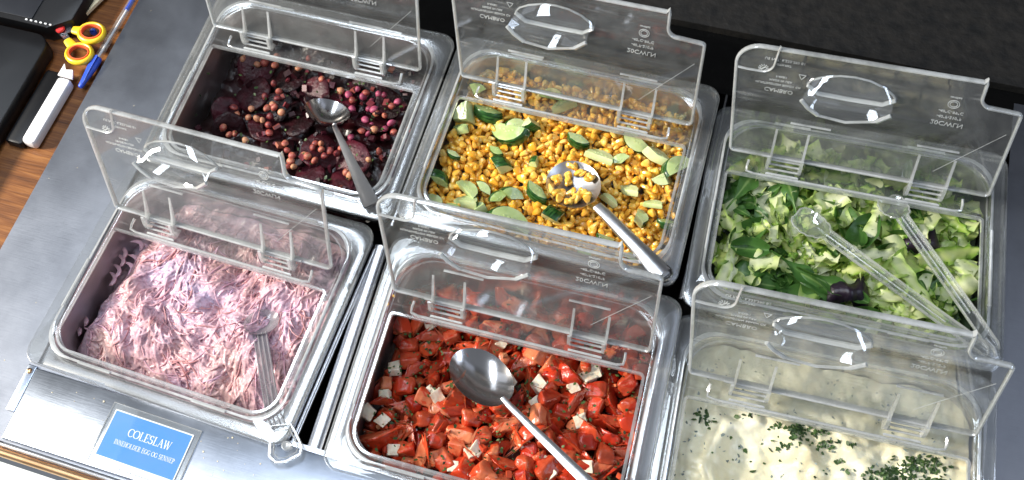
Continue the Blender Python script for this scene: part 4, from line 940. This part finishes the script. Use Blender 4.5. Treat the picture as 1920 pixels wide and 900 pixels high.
# tongs: two clear fluted arms from scalloped heads to a joint at the front right corner
j0 = at(1862, 662, 13)
t = tag(empty('tongs', j0), 'clear plastic salad tongs with two long arms resting across the leaf salad', 'tongs')
for (hx, hy, mx, my, z0, sgn) in ((1548, 440, 1690, 545, 2, 1), (1690, 408, 1770, 520, 2, -1)):
    a = at(hx, hy, z0); b = at(mx, my, 6); dr = (b - a).normalized(); sd = dr.cross(Vector((0, 0, 1))).normalized()
    m = MB(); P = [a, a + (b - a) * .5, b, b + (j0 - b) * .5 + sd * sgn * 2, j0 - (j0 - b).normalized() * 6 + sd * sgn * 3, j0]
    m.sweep([p - j0 for p in P], [6.5, 6.5, 6.5, 6.5, 6, 5], [.9] * 6, 0, n=8, power=.5)
    for q in (-6.2, 6.2): m.sweep([p + sd * q + Vector((0, 0, 2.4)) - j0 for p in P], 1.0, 3.2, 1, n=6)
    m.sweep([p + Vector((0, 0, 1.6)) - j0 for p in P[:4]], .8, .9, 1, n=6)
    arm = m.build('arm', ['tong', 'rim'], t)
    # scalloped head
    hm = MB(); g = []; nn, mm_ = 15, 7
    if sgn == 1: tip = at(1492, 402, -4)
    else: tip = at(1662, 372, -8)
    hd = (tip - a).normalized(); L_ = (tip - a).length; hs = hd.cross(Vector((0, 0, 1))).normalized()
    top, bot = [], []
    for i in range(nn):
        u = i / (nn - 1); wd = (7 + 7 * math.sin(math.pi * min(1, u * .9)) ** .8 + 1.6 * abs(math.sin(u * 14))) * (1 if u < .95 else .6)
        for k in range(mm_):
            v = k / (mm_ - 1) * 2 - 1; p = a + hd * (u * L_) + hs * (v * wd) + Vector((0, 0, 4.5 * v * v - 2.5 * math.sin(math.pi * u)))
            top.append(p - j0); bot.append(p - j0 - Vector((0, 0, 1.3)))
    Q = lambda o_: [(o_ + i * mm_ + k, o_ + (i + 1) * mm_ + k, o_ + (i + 1) * mm_ + k + 1, o_ + i * mm_ + k + 1) for i in range(nn - 1) for k in range(mm_ - 1)]
    hm.add(top + bot, Q(0) + [f[::-1] for f in Q(nn * mm_)])
    bd = [i * mm_ for i in range(nn)] + [(nn - 1) * mm_ + k for k in range(1, mm_)] + [i * mm_ + mm_ - 1 for i in range(nn - 2, -1, -1)]
    hm.sweep([top[i] - Vector((0, 0, .6)) for i in bd], 1.0, 1.2, 1, n=6)
    hm.build('scalloped_head', ['tong', 'rim'], t)
m = MB(); m.sweep([Vector((-9, 12, 0)), Vector((0, 4, 0)), Vector((3, -4, 0)), Vector((-3, -9, 0)), Vector((-12, -7, 0))], 2.0, 5, 0, n=8); m.build('spring_joint', 'rim', t)

# ---- creamy salad
def cream_h(x, y):
    g0 = at(1430, 880, -24); d_ = math.hypot((x - g0.x) / 1.25, (y - g0.y)); gouge = -11 * math.exp(-((d_ / 34) ** 4)) + 5 * math.exp(-(((d_ - 42) / 9) ** 2))
    g1 = at(1560, 905, -24); d1 = math.hypot(x - g1.x, (y - g1.y) / 1.2); gouge += 3.5 * math.exp(-(((d1 - 30) / 6) ** 2))
    return -27 + 6 * nz(x, y, 50, 3) + 8 * nz(x, y, 24, 7) + 5 * abs(nz(x, y, 18, 5)) + 1.0 * nz(x, y, 7, 6) + gouge
bed('creamy_salad', 'cream', cream_h, 'cream', 'thick off white creamy salad with a scooped hollow in the front right pan', 'creamy salad', step=2, kind='stuff')
r = random.Random(8); pts = []
for px, py, sx_, sy_, n_ in ((1320, 768, 12, 10, 10), (1332, 788, 10, 8, 8), (1308, 778, 8, 8, 7), (1498, 805, 22, 14, 55), (1480, 830, 20, 10, 30), (1545, 835, 24, 8, 26), (1535, 812, 14, 8, 16), (1455, 800, 14, 6, 12), (1595, 835, 10, 5, 7), (1690, 888, 40, 20, 120), (1740, 878, 34, 18, 70), (1650, 898, 30, 12, 40), (1715, 862, 18, 8, 30), (1752, 862, 9, 4, 10),
                             (1580, 862, 12, 8, 6), (1405, 778, 20, 6, 7), (1760, 905, 20, 10, 40), (1600, 890, 100, 30, 22), (1400, 850, 90, 30, 12)):
    for i in range(n_):
        p = at(r.gauss(px, sx_ * .6), r.gauss(py, sy_ * .6), -24); p.z = cream_h(p.x, p.y) + .8
        if inside('cream', p, 2): pts.append(p)
flakes('chopped_parsley', pts, 1.9, 'herb', 'chopped green parsley sprinkled in clumps on the creamy salad', 'parsley', 3)
pts = []
for i in range(520):
    p = Vector((r.uniform(500, 800), r.uniform(-125, 110), 0)); p.z = cream_h(p.x, p.y) + .05
    if inside('cream', p, 4) and nz(p.x, p.y, 25, 2) > -.1: pts.append(p)
flakes('grey_green_specks', pts, 1.5, 'speck', 'fine grey green specks worked into the creamy salad', 'herb specks', 4, th=.2)

# ------------------------------------------------------------------ sign
SERIF = {  # thick/thin strokes on a unit high letter: (x0,y0,x1,y1,width) ; 'c' arcs (cx,cy,rx,ry,a0,a1)
 'C': (.68, [('c', .38, .5, .33, .46, 50, 310)], [(.62, .70, .62, .92, .05), (.62, .08, .62, .24, .04)]),
 'O': (.76, [('c', .38, .5, .35, .46, 0, 360)], []), 'G': (.76, [('c', .38, .5, .33, .46, 50, 318)], [(.62, .70, .62, .92, .05), (.62, .05, .62, .40, .11), (.50, .42, .74, .42, .05)]),
 'L': (.60, [], [(.18, 0, .18, 1, .12), (.05, .98, .33, .98, .05), (.05, .02, .55, .02, .05), (.55, 0, .55, .24, .05)]),
 'E': (.62, [], [(.18, 0, .18, 1, .12), (.05, .98, .54, .98, .05), (.05, .02, .56, .02, .05), (.2, .52, .42, .52, .05), (.54, .78, .54, 1, .05), (.56, 0, .56, .24, .05), (.43, .42, .43, .62, .04)]),
 'S': (.54, [('c', .27, .73, .19, .24, 30, 270), ('c', .27, .26, .20, .25, -150, 90)], [(.46, .74, .46, .97, .04), (.07, .04, .07, .26, .04)]),
 'A': (.70, [], [(.12, 0, .34, 1, .05), (.34, 1, .60, 0, .12), (.18, .36, .48, .36, .05), (.02, .02, .24, .02, .05), (.48, .02, .72, .02, .05)]),
 'W': (.94, [], [(.10, 1, .28, 0, .11), (.28, 0, .46, .96, .05), (.44, 1, .64, 0, .11), (.64, 0, .84, 1, .05), (.0, .98, .22, .98, .05), (.36, .98, .56, .98, .05), (.74, .98, .94, .98, .05)]),
 'I': (.34, [], [(.17, 0, .17, 1, .12), (.04, .98, .30, .98, .05), (.04, .02, .30, .02, .05)]),
 'N': (.76, [], [(.14, 0, .14, 1, .05), (.14, .96, .62, .02, .12), (.62, 0, .62, 1, .05), (.02, .98, .2, .98, .05), (.02, .02, .26, .02, .05), (.50, .98, .74, .98, .05)]),
 'H': (.76, [], [(.18, 0, .18, 1, .12), (.58, 0, .58, 1, .12), (.18, .52, .58, .52, .05), (.05, .98, .31, .98, .05), (.05, .02, .31, .02, .05), (.45, .98, .71, .98, .05), (.45, .02, .71, .02, .05)]),
 'D': (.74, [('c', .26, .5, .42, .475, -90, 90)], [(.18, 0, .18, 1, .12), (.05, .98, .28, .98, .05), (.05, .02, .28, .02, .05)]),
 'P': (.60, [('c', .24, .73, .28, .25, -90, 90)], [(.18, 0, .18, 1, .12), (.05, .98, .26, .98, .05), (.05, .02, .32, .02, .05)]),
 'R': (.70, [('c', .24, .74, .26, .24, -90, 90)], [(.18, 0, .18, 1, .12), (.05, .98, .26, .98, .05), (.05, .02, .32, .02, .05), (.32, .5, .60, .02, .11), (.54, .02, .70, .02, .05)])}
def write(mb, text, x0, y0, h, z):
    x = x0; lv = [0]
    def bar_(ax, ay, bx, by, wd):
        d = Vector((bx - ax, by - ay, 0)); n_ = Vector((-d.y, d.x, 0)).normalized() * wd / 2; lv[0] += 1; e = .004 * (lv[0] % 9)
        q = [Vector((ax, ay, 0)) + n_, Vector((ax, ay, 0)) - n_, Vector((bx, by, 0)) - n_, Vector((bx, by, 0)) + n_]
        mb.add([(p.x, p.y, z + e) for p in q], [(0, 1, 2, 3)])
    for ch in text:
        if ch == ' ': x += .34 * h; continue
        adv, cs, ss = SERIF[ch]
        for ax, ay, bx, by, wd in ss: bar_(x + ax * h, y0 + ay * h, x + bx * h, y0 + by * h, wd * h)
        for _, cx, cy, rx_, ry_, a0, a1 in cs:
            n_ = max(8, int(abs(a1 - a0) / 15)); vs = []; lv[0] += 1; e = .004 * (lv[0] % 9)
            for i in range(n_ + 1):
                a = math.radians(a0 + (a1 - a0) * i / n_); th = (.05 + .08 * abs(math.cos(a))) * h
                for s_ in (1, -1): vs.append((x + cx * h + (rx_ * h + s_ * th / 2) * math.cos(a), y0 + cy * h + (ry_ * h + s_ * th / 2) * math.sin(a), z + e))
            mb.add(vs, [(2 * i, 2 * i + 1, 2 * i + 3, 2 * i + 2) for i in range(n_)])
        x += adv * h
    return x - x0
def wlen(text, h): return sum(.34 * h if c_ == ' ' else SERIF[c_][0] * h for c_ in text)
so = Vector((3.5, -168.5, CZ + 5.3)); sgn = tag(empty('sign', so, (0, 0, -.022)), 'blue sign lettered COLESLAW with a white border, in a clear sleeve on the steel plate', 'sign')
SW, SH = 46, 25
m = MB(); m.box(-SW, SW, -SH, SH, 0, .35); m.build('card', 'blue', sgn, smooth=False)
m = MB(); b_ = 1.3
m.box(-SW, SW, SH - b_, SH, .36, .5); m.box(-SW, -SW + b_, -SH + b_, SH - b_, .36, .5); m.box(SW - b_, SW, -SH + b_, SH - b_, .36, .5); m.box(-SW, SW, -SH, -SH + b_, .36, .5)
m.build('border', 'white', sgn, smooth=False)
m = MB(); h_ = 50.0 / wlen('COLESLAW', 1); write(m, 'COLESLAW', -22, 0, h_, .45); m.v = [(x, y * 8.6 / h_ + 2.5, z) for x, y, z in m.v]
h2 = 70.0 / wlen('INNEHOLDER EGG OG SENNEP', 1)
mt = MB(); write(mt, 'INNEHOLDER EGG OG SENNEP', -32, 0, h2, .45); mt.v = [(x, y * 5.0 / h2 - 8.5, z) for x, y, z in mt.v]
m.build('title', 'white', sgn, smooth=False); mt.build('subtitle', 'white', sgn, smooth=False)
m = MB(); m.loft([rrect(-51, 52, -31, 31, 1, -.2), rrect(-51, 52, -31, 31, 1, 1.0)], 0, caps=(True, True)); m.sweep([(-51, -31, .5), (-51, 0, .5), (-51, 31, .5), (0, 31, .5), (52, 31, .5), (52, 0, .5), (52, -31, .5), (0, -31, .5)], .4, .6, 1, n=6, closed=True); m.build('clear_sleeve', ['clear', 'edge'], sgn)

# ------------------------------------------------------------------ things on the wooden table
TZ = -14
def prism(m, pts, z0, z1, mi=0, b=1.5):
    c_ = sum((Vector((x, y, 0)) for x, y in pts), Vector()) / len(pts)
    def rg(i, z): return [tuple(Vector((x, y, 0)) + (c_ - Vector((x, y, 0))).normalized() * i + Vector((0, 0, z))) for x, y in pts]
    m.loft([rg(b, z0), rg(0, z0 + b), rg(0, z1 - b), rg(b * .3, z1 - b * .3), rg(b, z1)], mi, caps=(True, True))
t = tag(empty('black_terminal', (-500, 100, TZ)), 'large flat black plastic device with a rounded corner on the wooden table', 'device')
def rel(q, o_): return [(x - o_[0], y - o_[1]) for x, y in q]
O_ = (-500, 100)
m = MB(); a = rrect(-760, -334, -160, 268, [2, 22, 2, 2], 0, 6); prism(m, rel([(x, y) for x, y, z in a], O_), 0, 26, 0, 3); m.build('body', 'black', t)
m = MB(); prism(m, rel([(-760, 276), (-345, 276), (-318, 296), (-318, 352), (-760, 352)], O_), 0, 30, 0, 2); m.build('rear_bar', 'black', t)
m = MB(); m.box(-260, -4 + 134, 183, 236, 30.2, 31.5, b=.5) ; m.box(-240, 85, 250 - 3, 251.2, 30, 31.2); m.build('panel', 'dark', t)
m = MB(); prism(m, rel([(-760, 362), (-322, 362), (-316, 460), (-760, 460)], O_), 0, 34, 0, 3); m.build('rear_lid', 'dark', t)
m = MB()
for i in range(6): m.box(-348 + i * 7 + 500 - 30, -348 + i * 7 + 500 - 27, 180, 181.6, 30, 31.4)
m.build('vent_marks', 'white', t, smooth=False)
# black and white gadget
p0 = at(90, 205, 0); ax = (at(128, 148, 0) - at(68, 250, 0)).normalized(); ang_ = math.atan2(ax.y, ax.x)
t = tag(empty('card_reader', (p0.x, p0.y, TZ), (0, 0, ang_)), 'small white and black plastic gadget lying between the black device and the steel counter', 'gadget')
m = MB(); m.box(-50, 46, -9, 9, 1, 18, b=3.5); m.build('white_cover', 'whiteplastic', t)
m = MB(); m.box(-54, 54, 8, 32, 0, 14, b=3); m.build('black_body', 'black', t)
m = MB(); m.loft([[(48, -9, z), (60, -3, z), (58, 6, z), (66, 12, z), (48, 12, z)] for z in (13, 16)], caps=(True, True)); m.build('torn_flap', 'whiteplastic', t)
# scissors
s0 = at(113, 54, TZ + 18); t = tag(empty('scissors', s0), 'small scissors with yellow and orange finger rings and a red pivot', 'scissors')
for (px, py, rot_), zz in zip(((172, 62, 0), (149, 101, 0)), (0, -2)):
    c_ = at(px, py, TZ + 18 + zz) - s0; m = MB()
    el = [(c_ + Vector((16.5 * math.cos(a), 13.5 * math.sin(a), 0))) for a in (i * math.pi / 12 for i in range(24))]
    m.sweep(el, 3.2, 4.2, 0, n=10, closed=True)
    k_ = (at(137, 56, TZ + 18 + zz) if py < 80 else at(126, 76, TZ + 18 + zz)) - s0
    dd = (c_ - k_).normalized(); m.sweep([k_, k_ + dd * 6, c_ - dd * 14.5], [5, 6, 6.5], [3.4, 3.6, 3.8], 0, n=10, power=.7); rg_ = m.build('ring', 'yellow', t)
    m = MB(); el = [(c_ + Vector((13.2 * math.cos(a), 10.4 * math.sin(a), 1.5))) for a in (i * math.pi / 12 for i in range(24))]; m.sweep(el, 1.4, 3.6, 0, n=8, closed=True); m.build('ring_lining', 'orange', rg_)
m = MB(); bl = [at(px, py, TZ + 16) - s0 for px, py in ((88, 49), (108, 46), (135, 51), (137, 61), (112, 65), (100, 58))]
m.loft([[p for p in bl], [p + Vector((0, 0, 2)) for p in bl]], caps=(True, True)); m.build('blade', 'steel', t)
m = MB(); bl = [at(px, py, TZ + 13.5) - s0 for px, py in ((96, 44), (116, 50), (132, 72), (124, 78), (108, 62))]
m.loft([[p for p in bl], [p + Vector((0, 0, 1.8)) for p in bl]], caps=(True, True)); m.build('blade', 'steel', t)
q = at(113, 54, TZ + 20) - s0; m = MB(); m.loft([[(q.x + r_ * math.cos(a), q.y + r_ * math.sin(a), q.z + z) for a in (i * math.pi / 8 for i in range(16))] for r_, z in ((6, -1), (6, 1.2), (5, 2.4), (.2, 2.8))]); m.build('pivot', 'red', t)
# pen
pa = at(150, 164, TZ + 9); pb = at(264, -25, TZ + 9); pd = (pb - pa); pl_ = pd.length; pd.normalize()
t = tag(empty('pen', pa), 'clear ballpoint pen with a blue cap lying along the edge of the steel counter', 'pen')
m = MB(); m.sweep([pd * q for q in (0, 1.5, 14, 30, 44, 46)], [2.2, 3.4, 4.4, 6.4, 6.6, 6.2], [2.2, 3.4, 4.4, 6, 6, 5.8], 0, n=12); m.sweep([pd * 4 + Vector((2, 1, 4)), pd * 24 + Vector((2, 1, 6.5)), pd * 45 + Vector((2, 1, 7.5))], 1.6, .9, 0, n=6); m.build('cap', 'penblue', t)
m = MB(); m.sweep([pd * q for q in (46.2, 80, 130, pl_ - 6)], 4.6, 4.6, 0, n=6); m.build('barrel', 'tong', t, smooth=False)
m = MB(); m.sweep([pd * q for q in (44, 100, pl_ - 14)], 1.7, 1.7, 0, n=8); m.build('ink_tube', 'whiteplastic', t)
m = MB(); m.sweep([pd * q for q in (pl_ - 40, pl_)], 3.0, 3.0, 0, n=8); m.build('end_plug', 'penblue', t)
# pale wooden stick and small blue bead inside the ring
t = MB(); pp = [at(px, py, TZ + 6) for px, py in ((132, 44), (146, 47), (196, -2), (220, -30), (196, -30), (150, 14))]
t.loft([pp, [p + Vector((0, 0, 5)) for p in pp]], caps=(True, True)); tag(t.build('wooden_spatula', 'paper'), 'pale cream wooden stick behind the scissors at the top of the table', 'wooden stick')
q = at(175, 60, TZ + 2); m = MB(); m.loft([[(r_ * math.cos(a), r_ * math.sin(a), z) for a in (i * math.pi / 7 for i in range(14))] for r_, z in ((4.2, -2), (4.6, 1), (3.6, 3.5), (1.6, 3), (.2, 2.8))]); tag(m.build('blue_bead', 'penblue', loc=q), 'tiny round blue bead lying inside the upper scissors ring', 'bead')
# corn crumbs stuck on the tomato pan's lid, a scrap of green on the counter
for i, (px, py) in enumerate(((739, 555), (727, 571))):
    tag(place('corn_crumb', KM[i], at(px, py, 4), rot_rand(r), .42), ('tiny yellow crumb on the back left of the tomato pan lid', 'tiny yellow crumb stuck on the left rim of the tomato pan lid')[i], 'crumb')

r = random.Random(77); m = MB()
for i in range(72):
    if i < 60: x, y, z = r.uniform(-140, 150), r.uniform(-203, -135), CZ + 5.1
    else: x, y, z = r.uniform(-258, -180), r.uniform(-150, 380), CZ + .1
    if -50 < x < 58 and y < -136: continue
    q = r.uniform(.25, .8) * (1.6 if r.random() < .1 else 1); n_ = 5
    m.loft([[(x + q * k_ * math.cos(a + i) * r.uniform(.7, 1.3), y + q * k_ * math.sin(a + i), z + zz) for a in (j * 1.2566 for j in range(5))] for k_, zz in ((1, 0), (.7, q * .5))], caps=(False, True))
tag(m.build('crumbs', 'paper', smooth=False), 'tiny pale crumbs and dust specks scattered on the steel counter', 'crumbs', kind='stuff')
